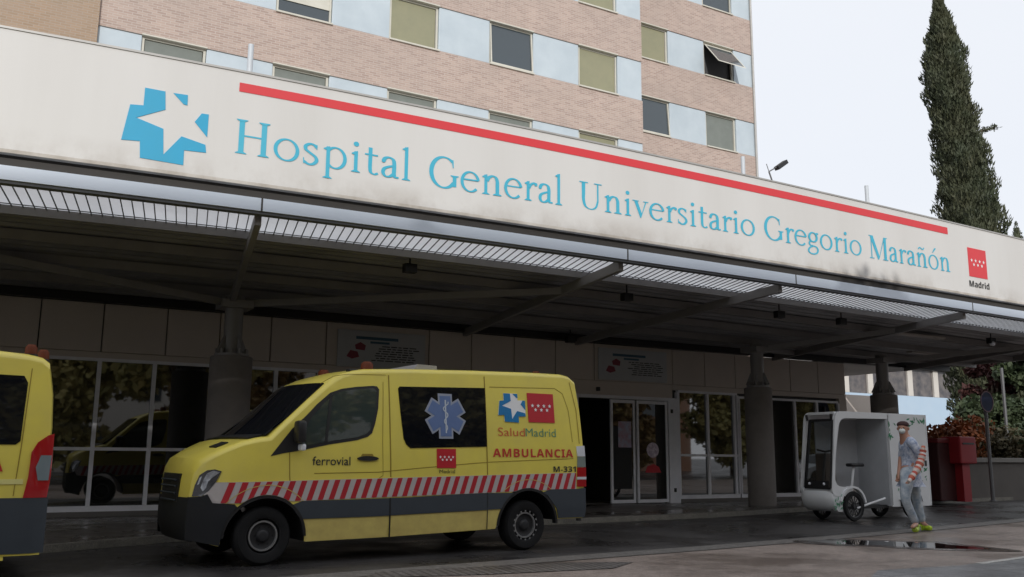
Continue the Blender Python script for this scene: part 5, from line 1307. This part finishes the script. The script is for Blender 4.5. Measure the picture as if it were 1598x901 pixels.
# low beige wall behind third column and bench wall with coping
p0 = at(1325, 640, 24); m = MB(); p1 = at(1500, 640, 24); m.box(p0.x-1, p0.x+2.2, 24, 24.25, 0, at(1340, 617, 24).z); o = m.build('low_wall', M_clad); tag(o, 'beige wall stub behind the far right column', 'wall')
pw = empty('planter_wall', (0, 17.6, 0), label='long grey concrete planter wall with pale coping at the right edge', cat='wall')
xa = at(1455, 740, 17.6).x; xb = 46; zt_ = at(1560, 722, 17.6).z
m = MB(); m.box(xa, xb, 0, .3, 0, zt_); m.build('wall', M_wallg, pw); m = MB(); m.box(xa-.05, xb, -.08, .38, zt_+.002, zt_+.14, .01); m.build('coping', M_coping, pw)
# red post box
P_ = gnd(1500, 779); Yp = 16.6
pl = at(1483, 705, Yp); prr = at(1518, 705, Yp); zt_ = at(1500, 682, Yp).z; zm = at(1500, 724, Yp).z
o = empty('post_box', ((pl.x+prr.x)/2-.12, Yp, .1), label='red metal post box on a narrow red pedestal before the planter wall', cat='post box')
w_ = (prr.x-pl.x)/2*.72
m = MB(); m.box(-w_, w_, -.3, .3, zm-.1, zt_-.1, .04); m.build('box', M_postred, o); m = MB(); m.box(-w_*.45, w_*.45, -.18, .18, -.02, zm-.101); m.build('pedestal', M_postred, o)
m = MB(); m.box(-w_*.7, w_*.7, -.315, -.301, zt_-.32, zt_-.27); m.build('slot', M_blk, o)
o = empty('waste_bin', (at(1462, 700, 17.0).x, 16.95, .1), label='dark red bin half hidden behind the cargo bike box', cat='bin')
m = MB(); m.box(-.45, .45, -.3, .3, 0, at(1468, 692, 16.9).z-.1, .03); m.build('bin_body', mat('bin_dark_red', (.045, .006, .007), .6), o); m = MB(); m.box(-.48, .48, -.33, .33, at(1468, 692, 16.9).z-.099, at(1468, 686, 16.9).z-.08, .02); m.build('bin_lid', mat('bin_lid_red', (.15, .010, .013), .6), o)
# posts
def post(u, vt, vb, lab, sign=False):
    g = gnd(u, vb, .1); tp = at(u-8 if sign else u-11, vt, g.y)
    o = empty('sign_post' if sign else 'post', (g.x, g.y, .1), label=lab, cat='sign post' if sign else 'post')
    m = MB(); m.tube([(0, 0, 0), (0, 0, tp.z-.1)], .05, 12); m.build('pole', M_pole, o, smooth=40); m = MB(); m.lathe([(.1, 0), (.1, .03), (.05, .04)], n=14); m.build('foot', M_pole, o)
    if sign:
        m = MB(); m.lathe([(.001, -.065), (.30, -.065), (.30, -.05), (.001, -.05)], (0, 0, tp.z-.2), 'y', 28); m.build('disc', M_signb, o)
        m = MB(); m.lathe([(.265, -.07), (.30, -.07), (.30, -.066), (.265, -.066)], (0, 0, tp.z-.2), 'y', 28, close=True); m.build('disc_rim', mat('sign_rim', (.10, .02, .04), .5), o)
    return o
post(1550, 622, 783, 'grey post with a round dark blue sign left of the plain post', True)
post(1580, 575, 772, 'plain tall grey post at the right edge of the planter wall')
shrub('shrub', (at(1490, 690, 18.9).x, 18.9, .6), 1.35, 2.0, M_leafo, 'orange autumn shrub over the wall behind the red post box', 'shrub', 2600, 3, 'shrubs behind the planter wall', ls=.09)
shrub('shrub', (at(1545, 690, 19.3).x, 19.4, .6), 1.5, 1.7, M_leafg2, 'olive brown shrub behind the round blue sign post', 'shrub', 2600, 13, 'shrubs behind the planter wall', ls=.09)
shrub('shrub', (at(1595, 690, 19.3).x, 19.2, .6), 1.7, 1.9, M_leafg, 'dark green shrub behind the plain tall post', 'shrub', 2600, 14, 'shrubs behind the planter wall', ls=.09)
clumped('leafy_tree', (at(1552, 640, 24).x, 24.0, 0), 3.7, 2.1, M_leafg, 'dense green tree under the right end of the canopy', 'tree', 21, 'garden trees on the right', n=9000, ls=.13)
clumped('leafy_tree', (at(1548, 600, 28.5).x, 28.5, 0), 6.5, 1.5, M_leafd, 'dark red leaved tree between the pale building and the right edge', 'tree', 22, 'garden trees on the right', n=9000, ls=.15)
clumped('leafy_tree', (at(1625, 640, 26).x, 26, 0), 7.5, 2.4, M_leafg, 'tall dark green tree at the far right edge', 'tree', 23, 'garden trees on the right', n=9000, ls=.15)
clumped('leafy_tree', (at(1660, 640, 36).x, 36, 0), 8, 4, M_leafg, 'broad green tree far behind the red post box', 'tree', 24, 'garden trees on the right', n=9000, ls=.2)
# ================================================================= WHAT STANDS BEHIND THE CAMERA (seen in the glass; the blocks also shade the forecourt)
spots = [(-14, -9, 12, 5.5, 0), (-5, -14, 13, 5.5, 1), (3, -10, 12, 5.4, 0), (12, -15, 14, 5.5, 1), (20, -11, 12.5, 5.2, 0), (29, -14, 12, 5, 0), (38, -12, 11, 4.6, 1), (47, -12, 12, 5, 0), (56, -13, 12, 5.2, 0), (8, -5.5, 10.5, 4.0, 0)]
lb = ['yellow green plane tree reflected in the window glass at the left', 'rust brown autumn tree reflected in the window glass at the left', 'olive autumn tree reflected behind the parked ambulance nose', 'rust brown tree reflected beside the left column', 'olive tree reflected in the entrance door glass',
      'olive tree reflected right of the entrance doors', 'rust tree reflected in the glazing beside the cargo bike', 'dark olive tree reflected in the window right of the doors', 'dark olive tree reflected furthest right in the glazing', 'slender olive tree nearest the forecourt, seen only as a reflection']
for (x, y, h, r, k), l in zip(spots, lb):
    clumped('plane_tree', (x, y, 0), h, r, M_leafa if k == 0 else M_leafr, l, 'tree', int(x+100), 'forecourt trees seen as reflections', n=15000, ls=.22, lowf=.12)
def block(name, x0, x1, y0, y1, h, m_, lab):
    o = empty(name, (x0, y1, 0), label=lab, cat='building'); W = x1-x0
    m = MB(); m.box(0, W, y0-y1, 0, 0, h); m.build('wall', m_, o); m = MB(); m.box(-.3, W+.3, y0-y1-.3, .3, h, h+.5); m.build('parapet', M_cap, o)
    z = 1.5; first = None
    while z < h-2:
        x = 1.5
        while x < W-2.5:
            if first is None:
                m = MB(); m.box(0, 1.6, 0, .06, 0, 1.5); first = m.build('window', M_tglass, o); w = first
            else: w = first.copy(); COL.objects.link(w); w.parent = o
            w.location = (x, .01, z); x += 3.4
        z += 3.3
block('shading_apartment_block', -60, 29, -42, -30, 20.68, M_pale, 'cream block added out of view behind the camera, its height set to shade the forecourt')  # added out of view; height set to shade forecourt and vans, not the fascia
block('shading_apartment_block', 29.5, 57, -42, -28, 19.9, M_orange, 'orange brick apartment block reflected beside the entrance doors')  # height set so its shade also covers the right side
def car(x, y, rz, lab, m_):
    o = empty('parked_car', (x, y, 0), rz, label=lab, cat='car', group='cars across the forecourt')
    ol = [(2.1, .28, 'b', 0), (1.75, .28, 'b', 0)]+[(a, b, 'a', 0) for a, b in arc(1.35, .32, .36, 0, 180, 8)]+[(-.95, .28, 'b', 0)]+[(a, b, 'a', 0) for a, b in arc(-1.35, .32, .36, 0, 180, 8)]+[(-1.8, .28, 'b', 0), (-2.05, .35, 'f', 0), (-2.1, .6, 'f', 0), (-2.0, .78, 't', 0), (-1.1, .95, 't', .05), (-.4, 1.38, 't', .05), (.2, 1.46, 't', 0), (1.2, 1.42, 't', 0), (1.9, 1.0, 't', 0), (2.1, .9, 'r', 0), (2.12, .5, 'r', 0)]
    S_ = lambda x_, z_: .22*max(0, z_-.9)/.55+.1*max(0, abs(x_)-1.5)**2
    c_ = Van(o, ol, S_, 1.75, .05); c_.shell(m_, M_blk)
    c_.skin('side_window', [(-.85, .97), (1.55, .98), (1.1, 1.34), (-.35, 1.32)], M_vglass, .006)
    c_.patch('windscreen', [(-1.05, .98, 't', .05), (-.45, 1.36, 't', .05)], -.85, .85, M_vglass)
    for wx in (-1.35, 1.35): 
        for sy, yy in ((1, .03), (-1, 1.72)):
            w = empty('wheel', (wx, yy, .31), 0 if sy > 0 else math.pi); w.parent = o; m = MB(); m.lathe([(.001, .02), (.18, .02), (.2, 0), (.29, 0), (.31, .03), (.31, .17), (.29, .19), (.18, .19)], ax='y', n=24); m.build('tyre', M_tyre, w)
    return o
M_carw = mat('car_white', (.62, .63, .64), .25, coat=.6); M_cars = mat('car_silver', (.35, .37, .40), .3, metal=.4, coat=.5)
car(36.5, 4.5, R(3), 'white car reflected in the glazing between the right column and the cargo bike', M_carw)
car(42.5, 5.0, R(3), 'silver car reflected further right in the glazing', M_cars)
car(-6.5, -2.0, R(0), 'white car reflected low in the window glass at the left', M_carw)
# ================================================================= WORLD, SUN, CAMERA
SUN_EL, SUN_AZ = R(20), math.atan2(-.40, -.92)
w = bpy.data.worlds.new('World'); scene.world = w; w.use_nodes = True; nt = w.node_tree; nt.nodes.clear(); N = nt.nodes.new; Lk = nt.links.new
o = N('ShaderNodeOutputWorld'); bg = N('ShaderNodeBackground'); sky = N('ShaderNodeTexSky'); sky.sky_type = 'NISHITA'; sky.sun_disc = False; sky.sun_elevation = SUN_EL; sky.sun_rotation = SUN_AZ; sky.air_density = 1.0; sky.dust_density = 3.0
bg.inputs['Strength'].default_value = .10
tc = N('ShaderNodeTexCoord'); mp = N('ShaderNodeMapping'); mp.inputs['Scale'].default_value = (1, 1, 2.5); nz = N('ShaderNodeTexNoise'); nz.inputs['Scale'].default_value = 1.3; nz.inputs['Detail'].default_value = 5
Lk(tc.outputs['Generated'], mp.inputs['Vector']); Lk(mp.outputs['Vector'], nz.inputs['Vector'])
cr = N('ShaderNodeMix'); cr.data_type = 'RGBA'; cr.inputs['A'].default_value = (8.2, 8.6, 9.35, 1); cr.inputs['B'].default_value = (9.0, 9.2, 9.6, 1); Lk(nz.outputs['Fac'], cr.inputs['Factor'])
mx = N('ShaderNodeMix'); mx.data_type = 'RGBA'; mx.inputs['Factor'].default_value = .94; Lk(sky.outputs[0], mx.inputs['A']); Lk(cr.outputs['Result'], mx.inputs['B'])
Lk(mx.outputs['Result'], bg.inputs['Color']); Lk(bg.outputs[0], o.inputs[0])
sl = bpy.data.lights.new('sun', 'SUN'); sl.energy = 2.2; sl.angle = R(.6); sl.color = (1, .975, .94)
so = bpy.data.objects.new('sun', sl); COL.objects.link(so)
sdv = Vector((math.sin(SUN_AZ)*math.cos(SUN_EL), math.cos(SUN_AZ)*math.cos(SUN_EL), math.sin(SUN_EL)))
so.rotation_euler = sdv.to_track_quat('Z', 'Y').to_euler(); so.location = (0, 0, 30)
cam = bpy.data.cameras.new('camera'); co = bpy.data.objects.new('camera', cam); COL.objects.link(co)
cam.sensor_width = 36; cam.lens = 36*FPX/W_; cam.clip_end = 2000; cam.clip_start = .05
mw = Matrix(((RX.x, UX.x, -FX.x, 0), (RX.y, UX.y, -FX.y, 0), (RX.z, UX.z, -FX.z, CAMZ), (0, 0, 0, 1)))
co.matrix_world = mw; scene.camera = co
vs_ = scene.view_settings; vs_.view_transform = 'Standard'; vs_.look = 'None'; vs_.exposure = 0.08; vs_.gamma = 1; vs_.use_curve_mapping = False
scene.cycles.max_bounces = 8; scene.cycles.use_denoising = True
